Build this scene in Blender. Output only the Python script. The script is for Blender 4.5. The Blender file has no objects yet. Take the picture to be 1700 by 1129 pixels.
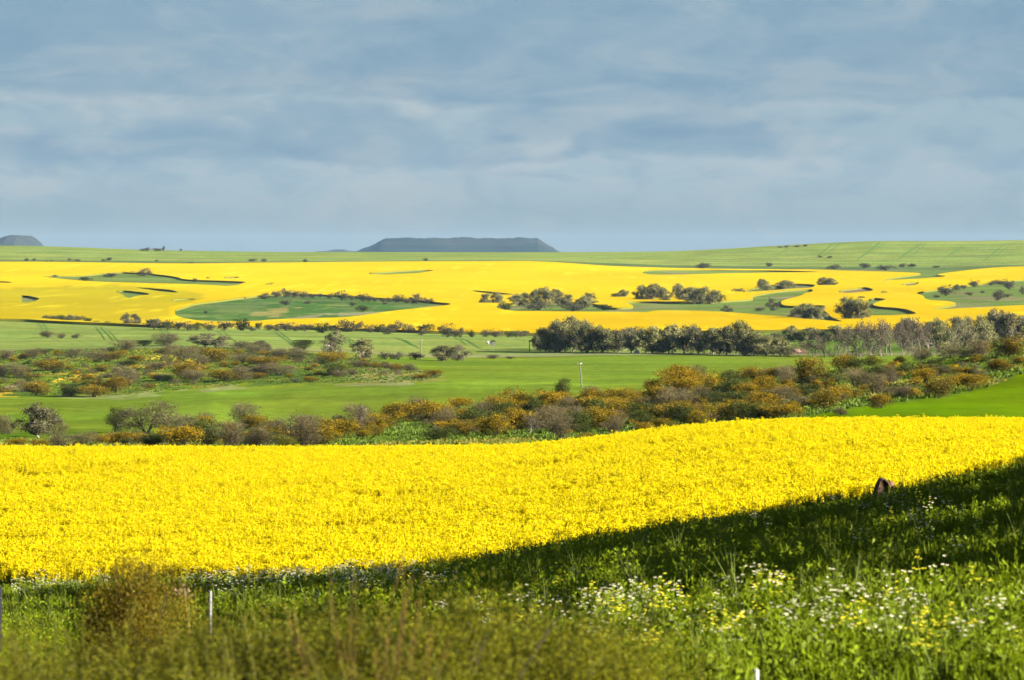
import bpy, math, random
import numpy as np
from mathutils import Vector, Matrix
from mathutils.geometry import delaunay_2d_cdt

random.seed(7)
RNG = np.random.default_rng(11)
scene = bpy.context.scene
COL = scene.collection
R = math.radians

# ------------------------------------------------------------------ camera
EYE = 32.0                       # camera height over the valley datum (m)
F = 6048.0                       # focal length in photo pixels (1700 wide)
CX, CY, HZ = 850.0, 564.5, 425.0
PITCH = math.atan((CY - HZ) / F)
cam = bpy.data.cameras.new('camera')
cam.sensor_width = 36.0
cam.lens = 36.0 * F / 1700.0
cam.clip_start = 0.5
cam.clip_end = 60000.0
cam.dof.use_dof = True
cam.dof.focus_distance = 260.0
cam.dof.aperture_fstop = 5.6
camo = bpy.data.objects.new('camera', cam)
camo.location = (0, 0, EYE)
camo.rotation_euler = (math.pi / 2 - PITCH, 0, 0)
COL.objects.link(camo)
scene.camera = camo

# ------------------------------------------------------------------ sun and sky
SUN_AZ, SUN_EL = 70.0, 20.0      # degrees right of «behind the camera», elevation
S = Vector((math.sin(R(SUN_AZ)) * math.cos(R(SUN_EL)), -math.cos(R(SUN_AZ)) * math.cos(R(SUN_EL)), math.sin(R(SUN_EL))))
sl = bpy.data.lights.new('sun', 'SUN')
sl.energy = 5.0
sl.angle = R(0.5)
sl.color = (1.0, 0.92, 0.77)
so = bpy.data.objects.new('sun', sl)
so.rotation_euler = (-S).to_track_quat('-Z', 'Y').to_euler()
so.location = (40, -20, 80)
COL.objects.link(so)

scene.view_settings.view_transform = 'Standard'
scene.view_settings.look = 'None'
scene.view_settings.gamma = 1
scene.view_settings.use_curve_mapping = False
EXPOSURE = 2.8
scene.view_settings.exposure = EXPOSURE

world = bpy.data.worlds.new('World')
scene.world = world
world.use_nodes = True
wt = world.node_tree
wn, wl = wt.nodes, wt.links
bg = wn['Background']
SKY_K = 0.06
bg.inputs[1].default_value = SKY_K


def wmath(op, a, b=None, c=None, clamp=False):
    n = wn.new('ShaderNodeMath')
    n.operation = op
    n.use_clamp = clamp
    for i, v in enumerate((a, b, c)):
        if v is None:
            continue
        if isinstance(v, (int, float)):
            n.inputs[i].default_value = v
        else:
            wl.new(v, n.inputs[i])
    return n.outputs[0]


def wsmooth(v, a, b):
    n = wn.new('ShaderNodeMapRange')
    n.interpolation_type = 'SMOOTHSTEP'
    wl.new(v, n.inputs[0])
    n.inputs[1].default_value, n.inputs[2].default_value = a, b
    return n.outputs[0]


def wmix(f, a, b):
    n = wn.new('ShaderNodeMix')
    n.data_type = 'RGBA'
    for s_, v in ((0, f), (6, a), (7, b)):
        if isinstance(v, tuple):
            n.inputs[s_].default_value = (*v, 1)
        else:
            wl.new(v, n.inputs[s_])
    return n.outputs[2]


sky = wn.new('ShaderNodeTexSky')
sky.sky_type = 'NISHITA'
sky.sun_disc = False
sky.sun_elevation = R(SUN_EL)
sky.sun_rotation = R(180 - SUN_AZ)
sky.air_density, sky.dust_density, sky.ozone_density = 1.0, 1.0, 1.5
tc = wn.new('ShaderNodeTexCoord')
sep = wn.new('ShaderNodeSeparateXYZ')
wl.new(tc.outputs['Generated'], sep.inputs[0])


def wnoise(sx, sy, sz, off, detail=5.0, rough=0.5, dist=0.0):
    m = wn.new('ShaderNodeMapping')
    m.inputs['Scale'].default_value = (sx, sy, sz)
    m.inputs['Location'].default_value = off
    wl.new(tc.outputs['Generated'], m.inputs[0])
    n = wn.new('ShaderNodeTexNoise')
    n.inputs['Scale'].default_value = 1.0
    n.inputs['Detail'].default_value = detail
    n.inputs['Roughness'].default_value = rough
    n.inputs['Distortion'].default_value = dist
    wl.new(m.outputs[0], n.inputs['Vector'])
    return n.outputs[0]


Z = sep.outputs['Z']
fine = wnoise(38, 38, 84, (1.1, 5.4, 0.3), 6.0, 0.58)
soft = wnoise(9, 9, 40, (3.1, 0.4, 1.7), 5.0, 0.5, 0.3)
zw = wmath('ADD', Z, wmath('ADD', wmath('MULTIPLY_ADD', fine, 0.020, -0.010), wmath('MULTIPLY_ADD', soft, 0.020, -0.010)))

mottle = wnoise(25, 25, 78, (6.1, 2.4, 3.7), 8.0, 0.62, 0.6)
puff = wnoise(58, 58, 120, (9.3, 2.1, 0.7), 8.0, 0.62, 0.8)


def bank(base, H, xs, off, thr=.45, edge=.006):
    """A flat-bottomed cloud bank round the horizon: level base, billowing top."""
    n = wnoise(xs, xs, 6.0, off, 4.0, 0.55)
    base = wmath('MULTIPLY_ADD', wsmooth(wnoise(xs * .8, xs * .8, 2.0, (off[1], off[0], 3.0), 3.0, .5), .3, .7), .0085, base - .0042)
    top = wmath('MULTIPLY_ADD', wmath('SUBTRACT', n, thr), H, base)
    zb_ = wmath('ADD', wmath('MULTIPLY', zw, .6), wmath('MULTIPLY', Z, .4))
    lo_ = wsmooth(wmath('SUBTRACT', zb_, base), -.0024, .0012)
    hi_ = wsmooth(wmath('SUBTRACT', top, zw), -.004, edge)
    thin = wmath('MULTIPLY', wmath('MULTIPLY_ADD', wsmooth(mottle, .36, .64), -.5, 1.0), wmath('MULTIPLY_ADD', wsmooth(puff, .35, .70), -.35, 1.0))
    return wmath('MULTIPLY', wmath('MULTIPLY', lo_, hi_), thin)


CL_PALE = (0.355, 0.470, 0.548)
CL_DARK = (0.172, 0.308, 0.448)
CL_HAZE = (0.312, 0.440, 0.530)
CL_WARM = (0.440, 0.505, 0.550)


def kk(c):
    return tuple(v / SKY_K / 2 ** EXPOSURE for v in c)


c = wmix(wsmooth(soft, .35, .65), kk(CL_HAZE), kk(CL_PALE))
warm = wmath('MULTIPLY', wsmooth(wnoise(14, 14, 60, (2.2, 0.3, 5.1), 6.0, .6, .4), 0.50, 0.70), wsmooth(Z, .018, .034))
c = wmix(wmath('MULTIPLY', warm, 0.8), c, kk(CL_WARM))
c = wmix(wmath('MULTIPLY', wsmooth(mottle, .48, .64), .6), c, kk(CL_WARM))
c = wmix(wmath('MULTIPLY', wsmooth(puff, .46, .66), .32), c, kk(CL_DARK))
for base, H, xs, off, thr, am in ((.0265, .11, 9, (8.3, 1.2, 0), .47, .8), (.0305, .12, 11, (2.9, 6.2, 0), .48, .85), (.0355, .13, 8, (5.5, 3.3, 0), .46, .85), (.0455, .34, 6, (1.7, 9.4, 0), .30, .9), (.0200, .05, 16, (0.4, 4.4, 0), .56, .45)):
    c = wmix(wmath('MULTIPLY', bank(base, H, xs, off, thr), am), c, kk(CL_DARK))
c = wmix(wmath('MULTIPLY', wsmooth(Z, .026, -.001), .85), c, kk((0.245, 0.310, 0.335)))
cover = wsmooth(Z, 0.55, 0.10)                       # clear sky between the clouds overhead
cover = wmath('MULTIPLY_ADD', cover, 0.47, 0.5)
out = wmix(cover, sky.outputs[0], c)
wl.new(out, bg.inputs[0])

# ------------------------------------------------------------------ helpers


def tag(o, label=None, cat=None, group=None, kind=None):
    for k, v in (('label', label), ('category', cat), ('group', group), ('kind', kind)):
        if v:
            o[k] = v
    return o


def mesh_np(name, V, Q, mats=(), cols=None, mi=None, smooth=False):
    """Quads (or tris) given as an (n,4)/(n,3) index array, one colour per face."""
    me = bpy.data.meshes.new(name)
    V = np.asarray(V, np.float32)
    Q = np.asarray(Q, np.int32)
    n, k = Q.shape
    me.vertices.add(len(V))
    me.vertices.foreach_set('co', V.ravel())
    me.loops.add(n * k)
    me.loops.foreach_set('vertex_index', Q.ravel())
    me.polygons.add(n)
    me.polygons.foreach_set('loop_start', np.arange(0, n * k, k, dtype=np.int32))
    if mi is not None:
        me.polygons.foreach_set('material_index', np.asarray(mi, np.int32))
    if smooth:
        me.polygons.foreach_set('use_smooth', np.ones(n, bool))
    for m in mats:
        me.materials.append(m)
    if cols is not None:
        dom = 'FACE' if len(cols) == n and len(cols) != len(V) else 'POINT'
        a = me.attributes.new('Tint', 'FLOAT_COLOR', dom)
        C = np.ones((len(cols), 4), np.float32)
        C[:, :3] = np.asarray(cols) * ALBEDO
        a.data.foreach_set('color', C.ravel())
    me.update(calc_edges=True)
    return me


def obj(name, me, parent=None, loc=None):
    o = bpy.data.objects.new(name, me)
    COL.objects.link(o)
    if parent:
        o.parent = parent
    if loc is not None:
        o.location = loc
    return o


ALBEDO = 0.42                    # one scale for every tint below


class Geo:
    """Collects quads with a colour each."""
    def __init__(self):
        self.V, self.Q, self.C, self.n = [], [], [], 0

    def add(self, V, Q, C):
        V = np.asarray(V, float).reshape(-1, 3)
        Q = np.asarray(Q, int).reshape(-1, 4)
        C = np.asarray(C, float)
        if C.ndim == 1:
            C = np.tile(C, (len(Q), 1))
        self.V.append(V)
        self.Q.append(Q + self.n)
        self.C.append(C)
        self.n += len(V)

    def tube(self, P, rad, col, sides=5, cap=True):
        P = np.asarray(P, float)
        m = len(P)
        rad = np.broadcast_to(np.asarray(rad, float), (m,))
        T = np.gradient(P, axis=0)
        T /= np.linalg.norm(T, axis=1)[:, None] + 1e-9
        ref = np.array([0.0, 0, 1]) if abs(T[0, 2]) < .8 else np.array([1.0, 0, 0])
        A = np.cross(T, ref)
        A /= np.linalg.norm(A, axis=1)[:, None] + 1e-9
        B = np.cross(T, A)
        th = np.arange(sides) * 2 * np.pi / sides
        V = P[:, None] + rad[:, None, None] * (A[:, None] * np.cos(th)[None, :, None] + B[:, None] * np.sin(th)[None, :, None])
        i = np.arange(m - 1)[:, None] * sides
        j = np.arange(sides)[None]
        j2 = (j + 1) % sides
        Q = np.stack([i + j, i + j2, i + sides + j2, i + sides + j], -1).reshape(-1, 4)
        self.add(V.reshape(-1, 3), Q, col)

    def box(self, lo, hi, col):
        x0, y0, z0 = lo
        x1, y1, z1 = hi
        V = [(x0, y0, z0), (x1, y0, z0), (x1, y1, z0), (x0, y1, z0), (x0, y0, z1), (x1, y0, z1), (x1, y1, z1), (x0, y1, z1)]
        Q = [(0, 3, 2, 1), (4, 5, 6, 7), (0, 1, 5, 4), (1, 2, 6, 5), (2, 3, 7, 6), (3, 0, 4, 7)]
        self.add(V, Q, col)

    def leaves(self, P, A, L, W, col, rng, flat=None):
        """Diamond leaves at P, long axis A (n,3)."""
        n = len(P)
        A = A / (np.linalg.norm(A, axis=1)[:, None] + 1e-9)
        Rn = rng.normal(size=(n, 3))
        if flat is not None:
            Rn = np.cross(A, np.asarray(flat, float)[None] + .5 * Rn)
        B = np.cross(A, Rn)
        B /= np.linalg.norm(B, axis=1)[:, None] + 1e-9
        L = np.broadcast_to(np.asarray(L, float), (n,))[:, None]
        W = np.broadcast_to(np.asarray(W, float), (n,))[:, None]
        N = np.cross(A, B)
        V = np.stack([P - A * L / 2, P + B * W / 2 + N * W * .12, P + A * L / 2, P - B * W / 2 + N * W * .12], 1).reshape(-1, 3)
        Q = np.arange(4 * n).reshape(n, 4)
        self.add(V, Q, col)

    def mesh(self, name, mats):
        return mesh_np(name, np.concatenate(self.V), np.concatenate(self.Q), mats, np.concatenate(self.C))


# ------------------------------------------------------------------ materials


def mat_new(name):
    m = bpy.data.materials.new(name)
    m.use_nodes = True
    nt = m.node_tree
    return m, nt, nt.nodes['Principled BSDF'], nt.nodes['Material Output']


def tint_mat(name, rough=0.7, trans=0.0, vary=0.12, spec=0.06, trans_gain=(1.15, 1.2, 0.8)):
    """Colour from the Tint attribute, a little variation per object, some light through the leaf."""
    m, nt, p, out_ = mat_new(name)
    N, L = nt.nodes, nt.links
    a = N.new('ShaderNodeAttribute')
    a.attribute_name = 'Tint'
    oi = N.new('ShaderNodeObjectInfo')
    mr = N.new('ShaderNodeMapRange')
    mr.inputs[3].default_value, mr.inputs[4].default_value = 1 - vary, 1 + vary
    L.new(oi.outputs['Random'], mr.inputs[0])
    v = N.new('ShaderNodeVectorMath')
    v.operation = 'SCALE'
    L.new(a.outputs['Color'], v.inputs[0])
    L.new(mr.outputs[0], v.inputs['Scale'])
    L.new(v.outputs[0], p.inputs['Base Color'])
    p.inputs['Roughness'].default_value = rough
    p.inputs['Specular IOR Level'].default_value = spec
    if trans > 0:
        t = N.new('ShaderNodeBsdfTranslucent')
        g = N.new('ShaderNodeVectorMath')
        g.operation = 'MULTIPLY'
        g.inputs[1].default_value = trans_gain
        L.new(v.outputs[0], g.inputs[0])
        L.new(g.outputs[0], t.inputs[0])
        mx = N.new('ShaderNodeMixShader')
        mx.inputs[0].default_value = trans
        L.new(p.outputs[0], mx.inputs[1])
        L.new(t.outputs[0], mx.inputs[2])
        L.new(mx.outputs[0], out_.inputs[0])
    return m


M_LEAF = tint_mat('foliage', 0.6, 0.30, 0.22)
M_BARK = tint_mat('bark', 0.9, 0.0, 0.12)
M_PETAL = tint_mat('petal', 0.8, 0.60, 0.08, 0.1, (1.08, 1.04, 0.5))
M_GRASS = tint_mat('grass_blade', 0.55, 0.35, 0.25)
M_SOLID = tint_mat('weathered_solid', 0.75, 0.0, 0.05)


def ground_mat():
    m, nt, p, out_ = mat_new('ground_cover')
    N, L = nt.nodes, nt.links
    a = N.new('ShaderNodeAttribute')
    a.attribute_name = 'Tint'
    geo = N.new('ShaderNodeNewGeometry')

    def noise(scale, detail, rough=.55):
        mp = N.new('ShaderNodeMapping')
        mp.inputs['Scale'].default_value = scale
        L.new(geo.outputs['Position'], mp.inputs[0])
        n = N.new('ShaderNodeTexNoise')
        n.inputs['Scale'].default_value = 1
        n.inputs['Detail'].default_value = detail
        n.inputs['Roughness'].default_value = rough
        L.new(mp.outputs[0], n.inputs['Vector'])
        return n.outputs[0]

    def rng_(v, a0, a1, b0, b1):
        r = N.new('ShaderNodeMapRange')
        r.inputs[1].default_value, r.inputs[2].default_value, r.inputs[3].default_value, r.inputs[4].default_value = a0, a1, b0, b1
        L.new(v, r.inputs[0])
        return r.outputs[0]

    def mul(a_, b_):
        n = N.new('ShaderNodeMath')
        n.operation = 'MULTIPLY'
        L.new(a_, n.inputs[0])
        L.new(b_, n.inputs[1])
        return n.outputs[0]
    k = mul(rng_(noise((.03, .02, .03), 4), .3, .7, .84, 1.16), rng_(noise((.35, .12, .3), 5, .65), .3, .7, .82, 1.18))
    k = mul(k, rng_(noise((.004, .034, .01), 3), .35, .65, .86, 1.14))
    k = mul(k, rng_(noise((.008, .13, .01), 2), .35, .65, .90, 1.10))   # broad crop strips across the slope
    v = N.new('ShaderNodeVectorMath')
    v.operation = 'SCALE'
    L.new(a.outputs['Color'], v.inputs[0])
    L.new(k, v.inputs['Scale'])
    hs = N.new('ShaderNodeHueSaturation')
    L.new(v.outputs[0], hs.inputs['Color'])
    L.new(rng_(noise((.02, .016, .02), 3), .3, .7, .485, .515), hs.inputs['Hue'])
    L.new(hs.outputs[0], p.inputs['Base Color'])
    p.inputs['Roughness'].default_value = 1
    p.inputs['Specular IOR Level'].default_value = 0
    bp = N.new('ShaderNodeBump')
    bp.inputs['Strength'].default_value = .5
    bp.inputs['Distance'].default_value = .25
    L.new(noise((1.2, 1.2, 1.2), 6, .7), bp.inputs['Height'])
    L.new(bp.outputs[0], p.inputs['Normal'])
    return m


M_GROUND = ground_mat()

# ------------------------------------------------------------------ terrain
PXG = np.arange(-500, 2201, 10.0)


def row(Y, prof, off=0.0, isz=False):
    xs = sorted(prof)
    v = np.interp(PXG, xs, [prof[x] for x in xs])
    ker = np.hanning(17)
    ker /= ker.sum()
    v = np.convolve(np.pad(v, 8, mode='edge'), ker, 'valid')
    if not isz:
        v = -(v - HZ) / F * Y
    return Y, v + off


def yz(prof_row, Y2, off):
    """Height of the sight line over a nearer row, carried on to Y2."""
    Y, z = prof_row
    return z * Y2 / Y + off


rows = []
rows.append(row(2, {0: -2.3}, isz=True))
rows.append(row(10, {0: -2.7}, isz=True))
rows.append(row(20, {0: -3.3, 1700: -3.0}, isz=True))
rows.append(row(35, {-200: -4.8, 0: -4.6, 700: -4.3, 1000: -4.15, 1700: -3.75, 2100: -3.5}, isz=True))
rows.append(row(55, {-200: -6.5, 0: -6.3, 700: -5.75, 1000: -5.25, 1400: -4.75, 1700: -4.2, 2100: -3.5}, isz=True))
rows.append(row(80, {-200: 1020, 0: 1014, 400: 1000, 700: 984, 1000: 926, 1400: 862, 1700: 800, 2100: 715}))
rows.append(row(92, {-200: -9.2, 0: -9.0, 700: -8.9, 1000: -8.15, 1400: -7.2, 1700: -6.3, 2100: -5.4}, isz=True))
crestA = row(200, {-200: 746, 0: 744, 450: 746, 700: 744, 850: 743, 950: 734, 1030: 724, 1100: 714, 1200: 704, 1300: 698, 1400: 696.5, 1500: 697, 1700: 699, 2100: 705})
rows.append((200, crestA[1] - 1.12))
rows.append((250, yz(crestA, 250, -2.3)))
rows.append(row(330, {-200: 756, 0: 752, 550: 743, 850: 738, 950: 737, 1050: 730, 1100: 720, 1200: 710, 1300: 702, 1500: 696, 1700: 694, 2100: 696}))
rows.append(row(400, {-200: 742, 0: 740, 450: 730, 550: 725, 700: 714, 850: 703, 1000: 692, 1150: 674, 1300: 662, 1450: 646, 1600: 638, 1700: 630, 2100: 610}))
crestB = row(460, {-200: 735, 0: 733, 200: 729, 450: 721, 550: 712, 640: 698, 750: 689, 850: 675, 950: 665, 1100: 650, 1250: 640, 1400: 622, 1500: 611, 1640: 594, 1700: 590, 2100: 575})
rows.append(crestB)
zb = yz(crestB, 540, 0)
w = np.clip((PXG - 250) / 500, 0, 1)
rows.append((540, (1 - w) * row(540, {0: 713})[1] + w * (zb - 2.6)))
rows.append((620, (1 - w) * row(620, {0: 693})[1] + w * np.minimum(yz(crestB, 620, -5), -26.0)))
rows.append(row(800, {-200: -30.6, 0: -30.2, 200: -30.0, 400: -28.8, 600: -27.8, 720: -27.2, 1000: -27.6, 1700: -27.8}, isz=True))
rows.append(row(920, {-200: 612, 0: 610, 200: 605, 400: 603, 600: 607, 720: 612, 1000: 613, 1700: 613}))
rows.append(row(1040, {-200: 586, 0: 586, 200: 582, 400: 579, 600: 588, 720: 596, 900: 594, 1000: 591, 1700: 592}))
rows.append(row(1150, {-200: 568, 0: 570, 300: 566, 600: 572, 900: 576, 1250: 578, 1700: 574}))
rows.append(row(1420, {-200: 526, 0: 528, 200: 536, 400: 544, 600: 547, 880: 555, 1250: 548, 1400: 546, 1700: 543, 2100: 540}))
rows.append(row(2000, {-200: 488, 0: 489, 400: 493, 850: 501, 1250: 500, 1700: 491, 2100: 488}))
rows.append(row(2500, {-200: 458, 0: 460, 400: 462, 850: 466, 1250: 467, 1700: 464, 2100: 460}))
rows.append(row(3000, {-200: 433, 0: 434.5, 400: 437, 850: 434, 950: 437, 1100: 443, 1300: 446, 1550: 447, 1700: 443, 2100: 438}))
crestC = row(3800, {-300: 406, 0: 405.5, 100: 407.5, 250: 413.5, 450: 416.5, 900: 417, 1100: 416, 1200: 411.5, 1300: 405.5, 1380: 401, 1450: 398, 1600: 398.5, 1700: 396.5, 2100: 400})
rows.append((3650, crestC[1] * 3650 / 3800 - 0.6))
rows.append((3950, crestC[1] - 0.5))
rows.append((4300, crestC[1] - 5))
rows.append((5200, np.full(len(PXG), -12.0)))
rows.append((20000, np.full(len(PXG), -14.0)))

RY = np.array([r[0] for r in rows], float)
RZ = np.stack([r[1] for r in rows])            # rows x px


def pchip(x, y, xq):
    h = np.diff(x)
    d = np.diff(y, axis=0) / h[:, None]
    m = np.zeros_like(y)
    w1 = (2 * h[1:] + h[:-1])[:, None]
    w2 = (h[1:] + 2 * h[:-1])[:, None]
    same = d[1:] * d[:-1] > 0
    with np.errstate(divide='ignore', invalid='ignore'):
        m[1:-1] = np.where(same, (w1 + w2) / (w1 / d[:-1] + w2 / d[1:]), 0)
    m[0], m[-1] = d[0], d[-1]
    i = np.clip(np.searchsorted(x, xq) - 1, 0, len(x) - 2)
    t = ((xq - x[i]) / h[i])[:, None]
    return ((2 * t ** 3 - 3 * t ** 2 + 1) * y[i] + (t ** 3 - 2 * t ** 2 + t) * h[i][:, None] * m[i]
            + (-2 * t ** 3 + 3 * t ** 2) * y[i + 1] + (t ** 3 - t ** 2) * h[i][:, None] * m[i + 1])


LY = np.linspace(math.log(2), math.log(20000), 2400)
YQ = np.exp(LY)
ZT = pchip(RY, RZ, YQ)                          # relative to the eye


def vnoise(x, y, seed):
    """Cheap smooth value noise, -1..1."""
    x = np.asarray(x, float)
    y = np.asarray(y, float)
    xi, yi = np.floor(x), np.floor(y)
    fx, fy = x - xi, y - yi
    fx = fx * fx * (3 - 2 * fx)
    fy = fy * fy * (3 - 2 * fy)

    def h(a, b):
        v = np.sin(a * 127.1 + b * 311.7 + seed * 74.7) * 43758.5453
        return (v - np.floor(v)) * 2 - 1
    return (h(xi, yi) * (1 - fx) + h(xi + 1, yi) * fx) * (1 - fy) + (h(xi, yi + 1) * (1 - fx) + h(xi + 1, yi + 1) * fx) * fy


def hgt(px, Y):
    """Ground height (world z) at photo column px and distance Y."""
    px = np.clip(np.asarray(px, float), PXG[0], PXG[-1] - .01)
    Y = np.clip(np.asarray(Y, float), 2.001, 19999)
    a = (px - PXG[0]) / 10
    i = a.astype(int)
    fa = a - i
    b = (np.log(Y) - LY[0]) / (LY[1] - LY[0])
    j = np.clip(b.astype(int), 0, len(LY) - 2)
    fb = b - j
    z = (ZT[j, i] * (1 - fa) + ZT[j, i + 1] * fa) * (1 - fb) + (ZT[j + 1, i] * (1 - fa) + ZT[j + 1, i + 1] * fa) * fb
    x = (px - CX) / F * Y
    near = np.clip((Y - 15) / 25, 0, 1) * np.clip((150 - Y) / 70, 0, 1)
    z = z + near * (.16 * vnoise(x / 3.1 + .05 * Y, Y / 1.9, 3) + .10 * vnoise(x / 1.3, Y / 1.1, 5))
    mid = np.clip((Y - 300) / 60, 0, 1) * np.clip((1050 - Y) / 200, 0, 1)
    z = z + mid * (.25 * vnoise(x / 9, Y / 9, 8) + .12 * vnoise(x / 3.5, Y / 3.5, 9))
    return z + EYE


def px_of(x, Y):
    return CX + F * np.asarray(x, float) / np.maximum(np.asarray(Y, float), 8)


def xw(px, Y):
    return (np.asarray(px, float) - CX) / F * np.maximum(np.asarray(Y, float), 8)


def find_Y(px, py, lo, hi, up=0.0):
    """Distance at which the ground (raised by up) shows at pixel (px, py): the nearest hit in lo..hi."""
    Ys = np.exp(np.linspace(math.log(lo), math.log(hi), 1400))
    z = hgt(np.full(len(Ys), px), Ys) + up - EYE
    pyy = HZ - z / Ys * F
    k = np.where(pyy <= py)[0]
    return float(Ys[k[0]]) if len(k) else float(Ys[np.argmin(np.abs(pyy - py))])


# ---- field outlines on the ground (photo columns and rows), used to colour and plant them


def inside(poly, X, Yp):
    P = np.asarray(poly, float)
    r = np.zeros(np.shape(X), bool)
    x0, y0 = P[:, 0], P[:, 1]
    x1, y1 = np.roll(x0, -1), np.roll(y0, -1)
    for a, b, c_, d in zip(x0, y0, x1, y1):
        if b == d:
            continue
        cond = ((b > Yp) != (d > Yp)) & (X < (c_ - a) * (Yp - b) / (d - b) + a)
        r ^= cond
    return r


def chaikin(P, n=2):
    P = np.asarray(P, float)
    for _ in range(n):
        Qn = np.roll(P, -1, 0)
        P = np.stack([.75 * P + .25 * Qn, .25 * P + .75 * Qn], 1).reshape(-1, 2)
    return P


# ---- ground sheet
def ground():
    pxs = np.concatenate([np.linspace(-15000, -420, 80), np.arange(-400, 2101, 7.0), np.linspace(2120, 16700, 80)])
    ys = [-25, -12, -4, 2.0]
    Y = 2.0
    while Y < 19000:
        Y *= 1.0052 if 28 < Y < 4300 else 1.04
        ys.append(Y)
    ys = np.array(ys + [19900])
    PX, YY = np.meshgrid(pxs, ys)
    X = xw(PX, np.maximum(YY, 30.0 * (YY < 30) + YY * (YY >= 30)))   # keeps width near the camera
    pxe = px_of(X, YY)
    Zg = hgt(pxe, YY)
    PY = HZ - (Zg - EYE) / np.maximum(YY, 2) * F
    n0, n1 = PX.shape
    C = np.zeros((n0, n1, 3))
    jx = 10 * vnoise(X / 14, YY / 14, 21) + 5 * vnoise(X / 5, YY / 5, 22)
    jy = .25 * jx
    P_, Q_ = pxe + jx * np.clip(400 / np.maximum(YY, 50), .1, 1), PY

    def setc(m, col):
        C[m] = col
    setc(np.ones_like(PX, bool), (.055, .090, .014))                     # verge
    setc((YY > 85) & (YY < 215), (.060, .085, .012))                     # under the crop
    setc((YY >= 215) & (YY < 520), (.105, .175, .010))                   # thicket grass
    dry = vnoise(X / 11, YY / 15, 31) + .5 * vnoise(X / 4, YY / 5, 32)
    m = (YY > 300) & (YY < 480) & (dry > .55)
    setc(m, (.17, .17, .035))
    # smooth green crop right of the thicket
    m = inside([(1330, 740), (1340, 694), (1440, 676), (1560, 664), (1640, 645), (1700, 622), (2100, 560), (2100, 740)], P_, Q_) & (YY > 290) & (YY < 520)
    setc(m, (.125, .205, .002))
    m = inside([(1430, 604), (1500, 592), (1600, 590), (1600, 597), (1520, 606), (1450, 612)], P_, Q_) & (YY > 300) & (YY < 520)
    setc(m, (.26, .22, .035))
    m = inside([(760, 740), (850, 733), (920, 726), (980, 735), (980, 760), (760, 760)], P_, Q_) & (YY > 300) & (YY < 400)
    setc(m, (.105, .185, .025))
    # valley wheat
    setc((YY >= 520) & (YY < 1045), (.150, .218, .018))
    # scrub hill on the left
    hill = [(-600, 660), (0, 659), (200, 661), (330, 650), (430, 641), (560, 640), (690, 640), (745, 630), (735, 622), (680, 612), (620, 596), (560, 585), (420, 576), (300, 573), (180, 578), (60, 585), (-600, 588)]
    hm = inside(hill, P_, Q_) & (YY > 600) & (YY < 1120)
    setc(hm, (.15, .21, .014))
    d2 = vnoise(X / 9, YY / 28, 41) + .6 * vnoise(X / 4, YY / 11, 42)
    setc(hm & (d2 > .35), (.20, .205, .045))
    setc(hm & (d2 < -.55), (.085, .15, .022))
    yel = inside([(190, 606), (215, 586), (235, 580), (285, 590), (320, 598), (300, 611), (330, 616), (250, 615)], P_, Q_) | inside([(-10, 652), (30, 652), (30, 664), (-10, 664)], P_, Q_) | inside([(80, 622), (150, 610), (180, 640), (100, 648)], P_, Q_) & (d2 > -.1)
    setc(hm & yel & (d2 > -.5), (.60, .43, .04))
    setc(hm & inside([(600, 612), (680, 610), (735, 625), (680, 637), (560, 636)], P_, Q_) & (d2 > -.4), (.25, .25, .10))
    setc(hm & inside([(430, 590), (470, 589), (520, 598), (532, 607), (500, 604), (450, 597)], P_, Q_), (.21, .105, .065))
    setc(hm & inside([(0, 640), (30, 640), (34, 651), (0, 651)], P_, Q_), (.28, .19, .12))
    edge = inside([(60, 661), (200, 655), (420, 636), (560, 634), (690, 636), (690, 642), (560, 642), (430, 644), (330, 653), (200, 664)], P_, Q_) & (YY > 600) & (YY < 1100)
    setc(edge & (d2 > -.2), (.21, .24, .075))
    # sage wheat beyond the hill
    setc((YY >= 1045) & (YY < 1440), (.200, .262, .058))
    setc((YY >= 1045) & (YY < 1075), (.23, .25, .10))                    # pale headland
    m = (YY > 1060) & (YY < 1200) & inside([(1290, 600), (1300, 560), (1345, 560), (1350, 600)], P_, Q_)
    setc(m, (.20, .22, .09))
    setc((YY > 1080) & (YY < 1440) & (pxe > 1240), (.15, .235, .035))
    m = (YY > 1060) & (YY < 1130) & inside([(1308, 588), (1315, 574), (1338, 576), (1340, 588)], P_, Q_)
    setc(m, (.27, .15, .10))
    # grazing and islands between the far crops
    setc((YY >= 1440) & (YY < 3000), (.145, .205, .045))
    d3 = vnoise(X / 26, YY / 90, 51) + .6 * vnoise(X / 11, YY / 30, 52)
    setc((YY >= 1440) & (YY < 3000) & (d3 > .5), (.20, .20, .085))
    isl2 = inside([(270, 500), (480, 480), (760, 500), (640, 519), (575, 524), (440, 531), (300, 530)], P_, Q_) & (YY > 1440) & (YY < 2300)
    setc(isl2, (.070, .145, .032))
    setc(isl2 & (d3 > .35), (.105, .16, .05))
    d5 = vnoise(X / 7, YY / 34, 55) + .6 * vnoise(X / 3, YY / 14, 56)
    setc(isl2 & (d5 > .45), (.13, .185, .05))
    setc(isl2 & inside([(405, 524), (440, 510), (500, 509), (460, 526)], P_, Q_) & (d5 > -.15), (.24, .22, .07))
    setc(isl2 & inside([(480, 528), (540, 519), (640, 517), (700, 510), (620, 522), (560, 529)], P_, Q_) & (d5 > -.35), (.24, .24, .12))
    setc((YY > 1900) & (YY < 3000) & inside([(1380, 488), (1390, 479), (1460, 476), (1450, 486)], P_, Q_), (.24, .17, .10))
    setc((YY > 1900) & (YY < 3000) & inside([(1490, 476), (1500, 466), (1535, 466), (1525, 474)], P_, Q_), (.22, .16, .09))
    # green ridge
    d4 = vnoise(X / 160, YY / 60, 61)
    setc((YY >= 2985) & (YY < 4500), (.200, .262, .058))
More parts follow.
